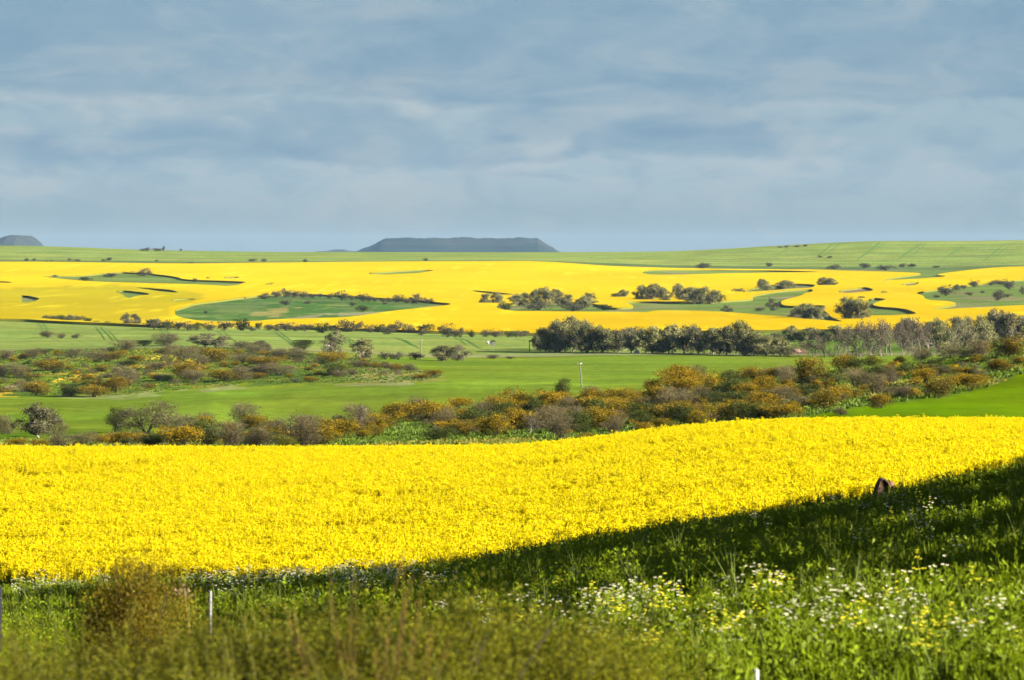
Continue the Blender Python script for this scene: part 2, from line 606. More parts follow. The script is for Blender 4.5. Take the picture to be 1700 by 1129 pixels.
    setc((YY >= 2985) & (YY < 4500) & (d4 > .3), (.225, .275, .062))
    setc((YY >= 2985) & (YY < 3080), (.11, .16, .05))
    setc(YY >= 4500, (.10, .14, .06))
    V = np.stack([X, YY, Zg], -1).reshape(-1, 3)
    i = np.arange(n0 - 1)[:, None] * n1 + np.arange(n1 - 1)[None]
    Q = np.stack([i, i + 1, i + n1 + 1, i + n1], -1).reshape(-1, 4)
    me = mesh_np('ground', V, Q, [M_GROUND], C.reshape(-1, 3), smooth=True)
    o = obj('ground', me)
    tag(o, 'rolling farmland of green wheat and pasture slopes', kind='structure')


ground()

# ------------------------------------------------------------------ haze over the plain
hz = Geo()
hz.box((-6000, -120, EYE - 50), (6000, 16800, EYE + 95), (1, 1, 1))
hm_ = bpy.data.materials.new('air')
hm_.use_nodes = True
hn = hm_.node_tree
hn.nodes.remove(hn.nodes['Principled BSDF'])
pv = hn.nodes.new('ShaderNodeVolumePrincipled')
pv.inputs['Color'].default_value = (.40, .66, 1.0, 1)
pv.inputs['Density'].default_value = 8.5e-6
pv.inputs['Anisotropy'].default_value = 0.0
hn.links.new(pv.outputs[0], hn.nodes['Material Output'].inputs['Volume'])
tag(obj('haze', hz.mesh('haze', [hm_])), kind='stuff')

# ------------------------------------------------------------------ flat-topped hills on the horizon


def mesa(px0, px1, prof, Y, depth, label_name, seed):
    """A tableland with a crinkled scarp: rings from the foot to the flat cap."""
    rng = np.random.default_rng(seed)
    prof = np.asarray(prof, float)
    n = 240
    u = np.linspace(px0, px1, n)
    top = np.interp(u, prof[:, 0], prof[:, 1])
    xs = xw(u, Y)
    foot = EYE - 30
    zt = EYE - (top - HZ) / F * Y
    rim = 2.6 * vnoise(xs / 34, xs * 0, seed + 20) + 1.6 * vnoise(xs / 12, xs * 0, seed + 21)
    m = 26
    t = np.linspace(0, 1, m)
    V, Cc = [], []
    gl = vnoise(xs / 160, xs * 0, seed) + .7 * vnoise(xs / 60, xs * 0, seed + 1) + .4 * vnoise(xs / 25, xs * 0, seed + 2)
    for k in range(2 * m):
        if k < m:
            tt = t[k]
            hh = np.where(tt < .72, tt / .72 * .70, .70 + (tt - .72) / .28 * .30)
            y = Y - depth * (1 - tt) * (1 + .03 * gl)
            z = foot + (zt - foot) * hh
        else:
            tt = t[k - m]
            y = Y + depth * .8 + depth * tt * (1 + .03 * gl) + 30
            hh = 1 - tt
            z = foot + (zt - foot) * hh
        z = z + rim * np.clip((hh - .9) * 10, 0, 1)
        wob = (3.5 * vnoise(xs / 70 + k * .3, xs * 0 + k * .5, seed + 5)) * (0.2 < hh) * (hh < .97)
        V.append(np.stack([xs, y + 0 * xs, z + wob], -1))
        sc = np.clip((hh - .68) * 8, 0, 1) * (.5 + .5 * vnoise(xs / 120, xs * 0 + k * .4, seed + 8))
        g = .5 + .5 * vnoise(xs / 200, xs * 0 + k * .2, seed + 9)
        base = np.array([.010, .021, .018])[None] * (1 - g[:, None]) + np.array([.024, .034, .028])[None] * g[:, None]  # darkened tone: cloud shade over these hills is put into the colour
        Cc.append(base * (1 - sc[:, None]) + np.array([.050, .050, .042])[None] * sc[:, None])
    V = np.concatenate(V)
    i = np.arange(2 * m - 1)[:, None] * n + np.arange(n - 1)[None]
    Q = np.stack([i, i + 1, i + n + 1, i + n], -1).reshape(-1, 4)
    me = mesh_np('hill', V, Q, [M_GROUND], np.concatenate(Cc))
    tag(obj('hill', me), label_name, kind='structure')


mesa(575, 935, [(575, 420), (592, 415), (612, 408), (625, 402), (634, 396), (641, 394.2), (700, 394.5), (760, 394), (880, 394), (893, 395), (905, 402), (920, 411), (928, 416), (935, 420)], 14000, 500, 'long blue flat-topped tableland on the horizon', 3)
mesa(-34, 60, [(-34, 418), (-24, 411), (-12, 404), (0, 396), (7, 391.5), (13, 389.5), (30, 389.8), (36, 392.5), (42, 398.5), (49, 405), (55, 412), (60, 418)], 13000, 420, 'small blue flat-topped hill on the horizon beside the green ridge', 13)
mesa(505, 592, [(505, 419), (525, 417), (540, 415.5), (556, 413), (570, 413.2), (580, 415.5), (592, 419)], 15500, 300, 'low blue rise beside the long tableland', 23)

# ------------------------------------------------------------------ far canola with its islands of grazing land
CAN_OUT = [(-420, 521), (0, 527), (80, 531), (240, 538), (330, 541), (450, 540), (560, 543), (700, 548), (880, 553), (1000, 551), (1250, 547), (1400, 545), (1500, 548), (1700, 543), (2120, 538),
           (2120, 436), (1700, 440.5), (1620, 446), (1556, 453), (1553, 456), (1576, 458), (1530, 461.5), (1480, 464), (1460, 466), (1490, 459.5), (1538, 453), (1490, 450.5), (1400, 448), (1340, 446.3), (1260, 445.5), (1180, 445.8), (1092, 443.5), (1020, 441), (950, 436), (900, 433), (840, 432), (600, 434), (430, 435), (330, 437), (150, 435), (0, 433), (-420, 432)]
HOLES = [
    [(60, 458), (90, 457), (140, 456), (175, 452), (205, 451), (240, 452), (270, 455), (290, 459), (310, 463), (360, 465), (415, 467), (400, 470), (380, 475), (370, 473), (320, 471), (250, 469), (180, 468), (120, 464)],
    [(365, 460.5), (385, 458), (402, 459), (385, 461.8)],
    [(-40, 466), (0, 465.5), (30, 468.5), (0, 468.5)],
    [(32, 489), (50, 490), (70, 495), (55, 499), (37, 503), (34, 497)],
    [(215, 475.5), (260, 478), (285, 481), (300, 485), (265, 483)],
    [(185, 482), (215, 481), (255, 488), (232, 489), (217, 495), (203, 489)],
    [(280, 498), (300, 495), (335, 495), (300, 500)],
    [(284, 516), (300, 508), (340, 500), (400, 493), (440, 488), (480, 486), (560, 489), (640, 494), (720, 500), (758, 503.5), (700, 510), (640, 517), (575, 526), (520, 527), (440, 530), (420, 533), (330, 532), (300, 527)],
    [(438, 470.5), (450, 468), (458, 468.5), (450, 471.5)],
    [(602, 453), (640, 450), (700, 447), (727, 447.5), (700, 452.5), (640, 455.5)],
    [(778, 481), (800, 482), (850, 487), (845, 489), (800, 485)],
    [(1068, 449), (1064, 452), (1085, 455.5), (1150, 454), (1270, 451.5), (1390, 450), (1270, 448), (1180, 447.3), (1094, 446)],
    [(815, 508), (850, 504), (900, 500), (960, 500), (1000, 506), (1015, 510), (1048, 509), (1050, 506), (1035, 500), (1085, 499), (1120, 501), (1200, 499), (1255, 496), (1250, 491), (1262, 486), (1340, 478), (1350, 482), (1335, 487), (1293, 498), (1293, 504), (1310, 507), (1370, 505), (1365, 511), (1375, 521), (1395, 531), (1400, 534), (1330, 527), (1290, 523), (1200, 516), (1100, 514), (1082, 515), (1080, 517.5), (1000, 517), (900, 516), (840, 515)],
    [(1225, 485), (1250, 478), (1290, 470), (1358, 471), (1353, 476), (1320, 478), (1262, 482)],
    [(1387, 483), (1400, 480), (1420, 478), (1435, 475.5), (1455, 480.5), (1430, 484), (1400, 486.5)],
    [(1495, 472), (1510, 468), (1527, 466.5), (1520, 472), (1505, 474.5)],
    [(1438, 494), (1470, 494), (1468, 497), (1447, 504), (1455, 508), (1500, 511), (1521, 517), (1518, 521), (1450, 524), (1440, 518)],
    [(1515, 485), (1560, 478), (1620, 471), (1700, 463), (1800, 458), (1800, 503), (1700, 505), (1640, 508), (1560, 513), (1540, 513), (1585, 505), (1582, 500), (1540, 497), (1534, 491)],
]
CROP_H = 1.1


def far_crop():
    def jit(P, seed, amp):
        P = chaikin(P, 2)
        L = len(P)
        t = np.arange(L)
        return P + np.stack([amp * 2.2 * vnoise(t * .37, t * 0, seed), amp * .28 * vnoise(t * .41, t * 0, seed + 1)], 1)
    outer = jit(CAN_OUT, 70, 1.6)
    holes = [jit(h, 80 + 3 * k, 1.7) for k, h in enumerate(HOLES)]
    KY = 5.0
    pts, edges = [], []
    for loop in [outer] + holes:
        b = len(pts)
        n = len(loop)
        pts += [(p[0], p[1] * KY) for p in loop]
        edges += [(b + i, b + (i + 1) % n) for i in range(n)]
    gx, gy = np.meshgrid(np.arange(-410, 2111, 14.0), np.arange(433, 549, 2.6))
    gx = gx + 3 * vnoise(gx * .7, gy * 1.3, 5)
    g = np.stack([gx.ravel(), gy.ravel()], 1)
    pts += [(a, b * KY) for a, b in g]
    r = delaunay_2d_cdt([Vector(p) for p in pts], edges, [], 0, 1e-4)
    vo = np.array([tuple(v) for v in r[0]])
    T = np.array([f for f in r[2] if len(f) == 3], int)
    vx, vy = vo[:, 0], vo[:, 1] / KY
    cx, cy = vx[T].mean(1), vy[T].mean(1)
    keep = inside(outer, cx, cy)
    for h in holes:
        keep &= ~inside(h, cx, cy)
    T = T[keep]
    # pixel -> distance through a per-column table
    Yt = np.exp(np.linspace(math.log(1300), math.log(3600), 900))
    cols = np.arange(-420, 2131, 10.0)
    inv = []
    pyq = np.arange(428, 556, .5)
    for c0 in cols:
        pyy = HZ - (hgt(np.full(900, c0), Yt) + CROP_H - EYE) / Yt * F
        pm = np.minimum.accumulate(pyy)
        inv.append(np.interp(pyq, pm[::-1], Yt[::-1]))
    inv = np.array(inv)
    a = np.clip((vx - cols[0]) / 10, 0, len(cols) - 1.01)
    b = np.clip((vy - pyq[0]) / .5, 0, len(pyq) - 1.01)
    i, j = a.astype(int), b.astype(int)
    fa, fb = a - i, b - j
    Yv = (inv[i, j] * (1 - fa) + inv[i + 1, j] * fa) * (1 - fb) + (inv[i, j + 1] * (1 - fa) + inv[i + 1, j + 1] * fa) * fb
    X = xw(vx, Yv)
    Zv = hgt(vx, Yv) + CROP_H
    V = np.stack([X, Yv, Zv], 1)
    # shade of the slope turned from the sun, put into the left field's tint
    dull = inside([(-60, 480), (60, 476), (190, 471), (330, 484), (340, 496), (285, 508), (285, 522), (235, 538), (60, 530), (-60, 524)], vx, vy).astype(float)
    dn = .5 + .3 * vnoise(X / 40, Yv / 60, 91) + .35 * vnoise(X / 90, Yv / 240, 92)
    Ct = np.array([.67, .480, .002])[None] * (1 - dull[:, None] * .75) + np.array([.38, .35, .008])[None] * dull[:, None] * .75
    gold = np.clip((vy - 478) / 45, 0, 1)[:, None]
    Ct = Ct * (1 - gold * np.array([.07, .13, 0])[None])
    Ct = Ct * (.82 + .24 * dn[:, None])
    # side of the crop where it meets the islands
    e = np.sort(np.concatenate([T[:, [0, 1]], T[:, [1, 2]], T[:, [2, 0]]]), 1)
    ue, cnt = np.unique(e, axis=0, return_counts=True)
    be = ue[cnt == 1]
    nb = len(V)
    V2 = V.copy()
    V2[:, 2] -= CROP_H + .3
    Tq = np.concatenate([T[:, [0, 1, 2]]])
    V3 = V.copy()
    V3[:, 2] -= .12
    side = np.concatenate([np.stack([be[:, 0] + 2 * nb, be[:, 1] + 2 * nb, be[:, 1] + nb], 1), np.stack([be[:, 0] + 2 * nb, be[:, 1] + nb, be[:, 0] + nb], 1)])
    allT = np.concatenate([Tq, side])
    mi = np.concatenate([np.zeros(len(Tq)), np.ones(len(side))])
    m, nt, p, out_ = mat_new('canola_bloom')
    N, L = nt.nodes, nt.links
    at = N.new('ShaderNodeAttribute')
    at.attribute_name = 'Tint'
    geo = N.new('ShaderNodeNewGeometry')

    def nz(scale, detail, a0, a1):
        mp = N.new('ShaderNodeMapping')
        mp.inputs['Scale'].default_value = scale
        mp.inputs['Rotation'].default_value = (0, 0, R(-24))
        L.new(geo.outputs['Position'], mp.inputs[0])
        n = N.new('ShaderNodeTexNoise')
        n.inputs['Scale'].default_value = 1
        n.inputs['Detail'].default_value = detail
        L.new(mp.outputs[0], n.inputs['Vector'])
        r_ = N.new('ShaderNodeMapRange')
        r_.inputs[1].default_value, r_.inputs[2].default_value = a0, a1
        L.new(n.outputs[0], r_.inputs[0])
        return r_.outputs[0]
    mx = N.new('ShaderNodeMix')
    mx.data_type = 'RGBA'
    mx.inputs[7].default_value = (.30, .24, .01, 1)
    L.new(at.outputs['Color'], mx.inputs[6])
    mm = N.new('ShaderNodeMath')
    mm.operation = 'MULTIPLY'
    L.new(nz((.11, .006, .1), 2, .52, .68), mm.inputs[0])
    L.new(nz((.012, .010, .01), 3, .42, .66), mm.inputs[1])
    m2 = N.new('ShaderNodeMath')
    m2.operation = 'MULTIPLY'
    m2.inputs[1].default_value = .85
    L.new(mm.outputs[0], m2.inputs[0])
    L.new(m2.outputs[0], mx.inputs[0])
    L.new(mx.outputs[2], p.inputs['Base Color'])
    p.inputs['Roughness'].default_value = 1
    p.inputs['Specular IOR Level'].default_value = 0
    bp = N.new('ShaderNodeBump')
    bp.inputs['Strength'].default_value = .6
    bp.inputs['Distance'].default_value = .4
    n5 = N.new('ShaderNodeTexNoise')
    n5.inputs['Scale'].default_value = .8
    n5.inputs['Detail'].default_value = 5
    L.new(geo.outputs['Position'], n5.inputs['Vector'])
    L.new(n5.outputs[0], bp.inputs['Height'])
    L.new(bp.outputs[0], p.inputs['Normal'])
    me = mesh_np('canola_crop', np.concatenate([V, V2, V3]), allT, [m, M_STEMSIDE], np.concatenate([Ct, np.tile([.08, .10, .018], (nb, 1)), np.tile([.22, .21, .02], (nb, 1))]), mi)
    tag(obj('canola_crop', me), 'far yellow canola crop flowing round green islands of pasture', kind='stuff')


M_STEMSIDE = tint_mat('crop_stems', .9, 0, 0)
far_crop()

# ------------------------------------------------------------------ scatter of plants nobody could count
HID = bpy.data.collections.new('plant_sources')   # not linked: sources for the scatters only


def scatter(name, pts, rots, scl, idx, protos, label):
    c_ = bpy.data.collections.new(name + '_kinds')
    for k, me in enumerate(protos):
        c_.objects.link(bpy.data.objects.new('%s_%02d' % (name, k), me))
    me = bpy.data.meshes.new(name)
    n = len(pts)
    me.vertices.add(n)
    me.vertices.foreach_set('co', np.asarray(pts, np.float32).ravel())
    for nm, ty, dat, key in (('rot', 'FLOAT_VECTOR', rots, 'vector'), ('scl', 'FLOAT_VECTOR', scl, 'vector'), ('idx', 'INT', idx, 'value')):
        a = me.attributes.new(nm, ty, 'POINT')
        a.data.foreach_set(key, np.asarray(dat, np.int32 if ty == 'INT' else np.float32).ravel())
    o = obj(name, me)
    g = bpy.data.node_groups.new(name, 'GeometryNodeTree')
    g.interface.new_socket('Geometry', in_out='INPUT', socket_type='NodeSocketGeometry')
    g.interface.new_socket('Geometry', in_out='OUTPUT', socket_type='NodeSocketGeometry')
    N, L = g.nodes, g.links
    gi, go = N.new('NodeGroupInput'), N.new('NodeGroupOutput')
    ci = N.new('GeometryNodeCollectionInfo')
    ci.inputs[0].default_value = c_
    ci.inputs['Separate Children'].default_value = True
    ci.inputs['Reset Children'].default_value = True
    ip = N.new('GeometryNodeInstanceOnPoints')
    ip.inputs['Pick Instance'].default_value = True
    L.new(gi.outputs[0], ip.inputs['Points'])
    L.new(ci.outputs[0], ip.inputs['Instance'])
    for nm, ty, sk_ in (('idx', 'INT', 'Instance Index'), ('rot', 'FLOAT_VECTOR', 'Rotation'), ('scl', 'FLOAT_VECTOR', 'Scale')):
        na = N.new('GeometryNodeInputNamedAttribute')
        na.data_type = ty
        na.inputs[0].default_value = nm
        L.new(na.outputs[0], ip.inputs[sk_])
    L.new(ip.outputs[0], go.inputs[0])
    md = o.modifiers.new('scatter', 'NODES')
    md.node_group = g
    tag(o, label, kind='stuff')
    return o


def rand_rot(n, tilt, rng):
    return np.stack([rng.normal(0, tilt, n), rng.normal(0, tilt, n), rng.uniform(0, 6.283, n)], 1)


def pts_in(pxlo, pxhi, ylo, yhi, per_m2, rng):
    """Even random points over the wedge of ground between two columns and two distances."""
    xm = max(abs(xw(pxlo, yhi)), abs(xw(pxhi, yhi)))
    n = int(2 * xm * (yhi - ylo) * per_m2)
    X, Y = rng.uniform(-xm, xm, n), rng.uniform(ylo, yhi, n)
    P = px_of(X, Y)
    k = (P > pxlo) & (P < pxhi)
    return X[k], Y[k], P[k]


def canola_plant(seed):
    rng = np.random.default_rng(seed)
    g = Geo()
    n = rng.integers(6, 9)
    for i in range(n):
        az = rng.uniform(0, 6.28)
        sp = rng.uniform(.02, .24)
        top = np.array([math.cos(az) * sp, math.sin(az) * sp, rng.uniform(.98, 1.17)])
        b = np.array([0, 0, .25])
        mid = (b + top) / 2 + np.array([math.cos(az), math.sin(az), 0]) * sp * .25
        g.tube([b, mid, top], [.006, .005, .004], (.10, .15, .03), 3)
        k = 30
        t = rng.uniform(-1.7, .25, k)
        rr = .046 * (1 - .45 * np.maximum(t, 0)) * rng.uniform(.5, 1.1, k)
        a2 = rng.uniform(0, 6.28, k)
        d = np.stack([np.cos(a2), np.sin(a2), rng.uniform(-.2, .9, k)], 1)
        P = top[None] + d * rr[:, None] + np.stack([0 * t, 0 * t, t * .13], 1)
        col = np.array([1.09, .905, .003])[None] * rng.uniform(.86, 1.08, (k, 1)) + np.array([0, 1, 0])[None] * rng.uniform(-.02, .02, (k, 1))
        A = np.cross(d, rng.normal(size=(k, 3)))
        g.leaves(P, A, rng.uniform(.034, .05, k), rng.uniform(.030, .045, k), col, rng, None)
    k = 9
    a2 = rng.uniform(0, 6.28, k)
    d = np.stack([np.cos(a2), np.sin(a2), rng.uniform(-.1, .7, k)], 1)
    g.leaves(np.stack([0 * a2, 0 * a2, rng.uniform(.3, .85, k)], 1) + d * .10, d, .22, .07, np.array([.17, .25, .016])[None] * rng.uniform(.8, 1.2, (k, 1)), rng)
    return g.mesh('canola_plant', [M_PETAL])


def near_crop():
    rng = np.random.default_rng(5)
    X, Y, P = pts_in(-450, 2250, 88, 214, 16.0, rng)
    # nearer edge follows the bank; thin streaks where the drill missed
    edge = np.interp(P, [-300, 0, 700, 1000, 1400, 1700, 2000], [91, 91, 90, 89, 88, 88, 88]) + .8 * vnoise(X / 2, X * 0, 2)
    far = 208 + 4 * vnoise(X / 9, X * 0, 4)
    k = (Y > edge) & (Y < far)
    X, Y, P = X[k], Y[k], P[k]
    row_u = X * .80 + Y * .60
    row_v = -X * .60 + Y * .80
    gap = vnoise(row_u / 9.0, row_v / 1.5, 12) + .55 * vnoise(row_u / 3.2, row_v / .9, 13)
    zone = vnoise(X / 16, Y / 22, 14)
    prob = np.clip((gap - .40 + .32 * zone) * 3.0, 0, .94)
    k = rng.uniform(size=len(X)) > prob
    low = np.clip((gap - .30 + .25 * zone) * .8, 0, .38)
    X, Y, P, low = X[k], Y[k], P[k], low[k]
    n = len(X)
    Zp = hgt(P, Y)
    s = rng.normal(1.0, .045, n) * (1 - low)
    tall = rng.uniform(size=n) > .985
    s[tall] *= 1.12
    hgtv = np.interp(Y, [80, 100, 200], [1.0, 1.0, 1.0])
    scl = np.stack([s * 1.05, s * 1.05, s * hgtv], 1)
    scatter('canola_plants', np.stack([X, Y, Zp], 1), rand_rot(n, .04, rng), scl, rng.integers(0, 8, n), [canola_plant(100 + i) for i in range(8)],
            'near yellow canola crop in full bloom beyond the dark grass bank')


near_crop()

# ------------------------------------------------------------------ verge: grass, broad weeds, wild radish


def grass_tuft(seed, h=.42, n=22, spread=.10, col=(.150, .205, .005), w=.012):
    rng = np.random.default_rng(seed)
    g = Geo()
    for i in range(n):
        az = rng.uniform(0, 6.28)
        d = np.array([math.cos(az), math.sin(az), 0])
        b = d * rng.uniform(0, spread) + np.array([0, 0, -.02])
        L_ = h * rng.uniform(.55, 1.1)
        lean = rng.uniform(.05, .5)
        side = np.array([-d[1], d[0], 0]) * w * rng.uniform(.7, 1.3)
        p1 = b + np.array([0, 0, L_ * .55]) + d * L_ * lean * .25
        p2 = b + np.array([0, 0, L_ * (1 - .25 * lean)]) + d * L_ * lean * .8
        c_ = np.array(col) * rng.uniform(.75, 1.3)
        g.add([b - side, b + side, p1 + side * .8, p1 - side * .8, p2 + side * .15, p2 - side * .15], [(0, 1, 2, 3), (3, 2, 4, 5)], np.stack([c_, c_ * 1.1]))
    return g.mesh('grass_tuft', [M_GRASS])


def weed(seed, h=.5, col=(.170, .230, .005), flowers=0, fcol=(.98, .93, .70), nleaf=40, leaf=.125):
    rng = np.random.default_rng(seed)
    g = Geo()
    ns = rng.integers(4, 7)
    tops = []
    for i in range(ns):
        az = rng.uniform(0, 6.28)
        d = np.array([math.cos(az), math.sin(az), 0])
        top = d * rng.uniform(.05, .24) * h * 1.4 + np.array([0, 0, h * rng.uniform(.7, 1.1)])
        b = d * .02
        mid = (b + top) / 2 + d * .03
        g.tube([b, mid, top], [.006, .005, .003], np.array(col) * 1.1, 3)
        tops.append(top)
        k = nleaf // ns
        t = rng.uniform(.05, .95, k)
        P = b[None] * (1 - t[:, None]) + top[None] * t[:, None]
        a2 = rng.uniform(0, 6.28, k)
        A = np.stack([np.cos(a2), np.sin(a2), rng.uniform(.0, 1.1, k)], 1)
        Ls = leaf * rng.uniform(.6, 1.25, k) * (1.2 - .6 * t)
        An = A / np.linalg.norm(A, axis=1)[:, None]
        g.leaves(P + An * Ls[:, None] * .45, A, Ls, Ls * .42, np.array(col)[None] * rng.uniform(.8, 1.35, (k, 1)), rng, (0, 0, 1))
    for top in tops:
        for f_ in range(flowers):
            off = rng.normal(0, .035, 3)
            k = 5
            a2 = rng.uniform(0, 6.28) + np.arange(k) * 6.283 / k
            A = np.stack([np.cos(a2), np.sin(a2), .3 + 0 * a2], 1)
            c_ = np.array(fcol) * rng.uniform(.85, 1.1)
            g.leaves(top[None] + off[None] + A * .010, A, .022, .017, c_[None] * np.ones((k, 1)), rng, (0, 0, 1))
    return g.mesh('verge_weed', [M_GRASS])


def verge():
    rng = np.random.default_rng(17)
    protos = [grass_tuft(200 + i) for i in range(4)]                                     # 0-3
    protos += [grass_tuft(210 + i, .75, 12, .05, (.11, .14, .025), .008) for i in range(3)]    # 4-6 tall seeding grass
    protos += [weed(220 + i) for i in range(4)]                                          # 7-10
    protos += [weed(230 + i, .56, (.17, .24, .006), 3) for i in range(4)]                # 11-14 white
    protos += [weed(240 + i, .55, (.17, .24, .006), 4, (1.0, .90, .06)) for i in range(3)]     # 15-17 yellow
    X, Y, P = pts_in(-500, 2700, 24, 91, 26.0, rng)
    Zp = hgt(P, Y)
    PY = HZ - (Zp - EYE) / Y * F
    n = len(X)
    base = vnoise(X / 2.6, Y / 3.5, 33) + .5 * vnoise(X / 1.1, Y / 1.3, 34)
    idx = np.where(base > -.25, rng.integers(7, 11, n), rng.integers(0, 4, n))
    idx = np.where(rng.uniform(size=n) < .05, rng.integers(4, 7, n), idx)
    # flowering patches
    fl = np.zeros(n)

    def patch(cx, cy, rx, ry, amp):
        nonlocal fl
        fl = np.maximum(fl, amp * np.exp(-((P - cx) / rx) ** 2 - ((PY - cy) / ry) ** 2))
    for a in ((470, 992, 70, 18, 1.0), (370, 1002, 45, 18, .8), (570, 996, 60, 18, .8), (640, 990, 50, 14, .6), (100, 1010, 60, 14, .45), (700, 1005, 60, 16, .3),
              (1010, 1070, 60, 22, .55), (1075, 1060, 60, 24, .55), (1000, 1040, 70, 20, .25), (1440, 950, 40, 16, .22), (1530, 905, 50, 16, .22), (1600, 900, 40, 14, .15),
              (1180, 1100, 140, 40, .30), (1380, 1100, 160, 45, .34), (1600, 1110, 160, 50, .32), (1450, 1060, 120, 22, .32), (1560, 1050, 90, 16, .25), (1300, 1050, 80, 16, .22), (1350, 1095, 420, 55, .20), (1450, 900, 260, 70, .05)):
        patch(*a)
    u = rng.uniform(size=n)
    isf = u < fl * .40
    yel = rng.uniform(size=n) < np.where(P < 900, .2, .34)
    idx = np.where(isf & ~yel, rng.integers(11, 15, n), idx)
    idx = np.where(isf & yel, rng.integers(15, 18, n), idx)
    low = (base < -.5)
    s = rng.uniform(.65, 1.15, n) * np.where(low & ~isf, .7, 1)
    s *= np.interp(Y, [24, 40, 70, 91], [.9, 1, 1.0, .95])
    s *= np.where((P > 1250) & (Y > 50), .9, 1)
    scatter('verge_grass', np.stack([X, Y, Zp], 1), rand_rot(n, .12, rng), np.stack([s, s, s], 1), idx, protos,
            'rough green grass and white and yellow wildflowers on the dark bank')


verge()


def slope_grass():
    rng = np.random.default_rng(23)
    protos = [grass_tuft(300 + i, .34, 20, .5, c_, .05) for i, c_ in enumerate(((.12, .18, .02), (.13, .19, .02), (.24, .23, .035), (.10, .155, .02)))]
    X, Y, P = pts_in(-150, 1850, 300, 470, 1.1, rng)
    k = ~inside([(1330, 800), (1340, 692), (1440, 674), (1560, 662), (1640, 643), (1700, 620), (2100, 555), (2100, 800)], P, HZ - (hgt(P, Y) - EYE) / Y * F)
    X, Y, P = X[k], Y[k], P[k]
    X2, Y2, P2 = pts_in(-150, 740, 770, 1060, .35, rng)
    PY2 = HZ - (hgt(P2, Y2) - EYE) / Y2 * F
    k = inside([(-300, 655), (200, 657), (420, 638), (690, 636), (735, 626), (620, 598), (420, 578), (180, 580), (-300, 588)], P2, PY2)
    X, Y, P = np.concatenate([X, X2[k]]), np.concatenate([Y, Y2[k]]), np.concatenate([P, P2[k]])
    n = len(X)
    d = vnoise(X / 11, Y / 15, 31) + .5 * vnoise(X / 4, Y / 5, 32)
    idx = np.where(d > .5, 2, rng.choice([0, 1, 3], n))
    s = rng.uniform(.5, 1.2, n)
    scatter('slope_grass', np.stack([X, Y, hgt(P, Y)], 1), rand_rot(n, .1, rng), np.stack([s * 1.5, s * 1.5, s], 1), idx, protos, 'tufted green grass between the shrubs')


slope_grass()

# ------------------------------------------------------------------ tractor tracks in the wheat


def tracks():
    m, nt, p, o_ = mat_new('worn_wheat')
    p.inputs['Base Color'].default_value = (.050, .092, .022, 1)
    p.inputs['Roughness'].default_value = 1
    p.inputs['Specular IOR Level'].default_value = 0
    lines = []                                       # (px0,py0,px1,py1,lo,hi,width)
    for a in ((62, 535, 72, 551, 0), (70, 535, 80, 549, 1), (158, 541, 175, 565, 0), (166, 542, 190, 567, 1), (180, 548, 196, 567, 2), (265, 547, 276, 560, 1), (274, 547, 282, 557, 1),
              (360, 549, 378, 564, 1), (370, 549, 394, 571, 1), (455, 549, 488, 576, 1), (463, 549, 494, 576, 1), (572, 560, 584, 572, 1), (578, 560, 592, 573, 1),
              (655, 560, 690, 577, 1), (662, 560, 697, 580, 1), (755, 560, 775, 574, 1), (763, 560, 795, 579, 1), (770, 562, 800, 581, 2), (855, 560, 872, 568, 2)):
        lines.append((*a[:4], 1100, 1430, (.4, .55, .28)[a[4]]))
    for a in ((1385, 401, 1352, 428, 0), (1399, 400, 1362, 428, 2), (1464, 399, 1422, 431, 1), (1474, 399, 1436, 424, 2), (1532, 402, 1488, 431, 1), (1526, 402, 1496, 424, 2), (1538, 402, 1515, 422, 2),
              (1597, 407, 1565, 430, 0), (1603, 408, 1580, 422, 2), (1662, 409, 1633, 431, 0), (1672, 410, 1645, 428, 2), (1308, 412, 1284, 426, 2), (1700, 424, 1670, 425, 2), (120, 414, 40, 414, 2)):
        lines.append((*a[:4], 3000, 3700, (1.4, 2.0, .9)[a[4]]))
    for x0, y0, x1, y1, lo, hi, wd in lines:
        n = 14
        t = np.linspace(0, 1, n)
        V = []
        for tt in t:
            px, py = x0 + (x1 - x0) * tt + 1.2 * math.sin(tt * 3.1), y0 + (y1 - y0) * tt
            Y = find_Y(px, py, lo, hi)
            x = float(xw(px, Y))
            taper = min(1, 5 * tt + .3, 5 * (1 - tt) + .3)
            z0 = float(hgt(px, Y))
            for s_ in (-1, 1):
                xx = x + s_ * wd * .5 * taper
                V.append((xx, Y, float(hgt(px_of(xx, Y), Y)) + .08))
        Q = [(2 * i, 2 * i + 1, 2 * i + 3, 2 * i + 2) for i in range(n - 1)]
        tag(obj('tractor_track', mesh_np('tractor_track', V, Q, [m])), 'dark wheel line pressed into the green wheat', kind='structure', group='tractor tracks in the green wheat')


tracks()

# ------------------------------------------------------------------ shrubs and trees


def unit(v):
    return v / (np.linalg.norm(v, axis=-1, keepdims=True) + 1e-9)


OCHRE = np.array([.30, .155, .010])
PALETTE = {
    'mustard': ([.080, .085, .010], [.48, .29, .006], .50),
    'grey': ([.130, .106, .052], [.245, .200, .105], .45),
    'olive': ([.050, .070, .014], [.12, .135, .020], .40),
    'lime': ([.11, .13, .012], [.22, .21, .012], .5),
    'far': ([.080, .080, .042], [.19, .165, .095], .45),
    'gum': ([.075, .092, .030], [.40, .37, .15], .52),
    'pale': ([.125, .120, .058], [.27, .245, .13], .45),
}


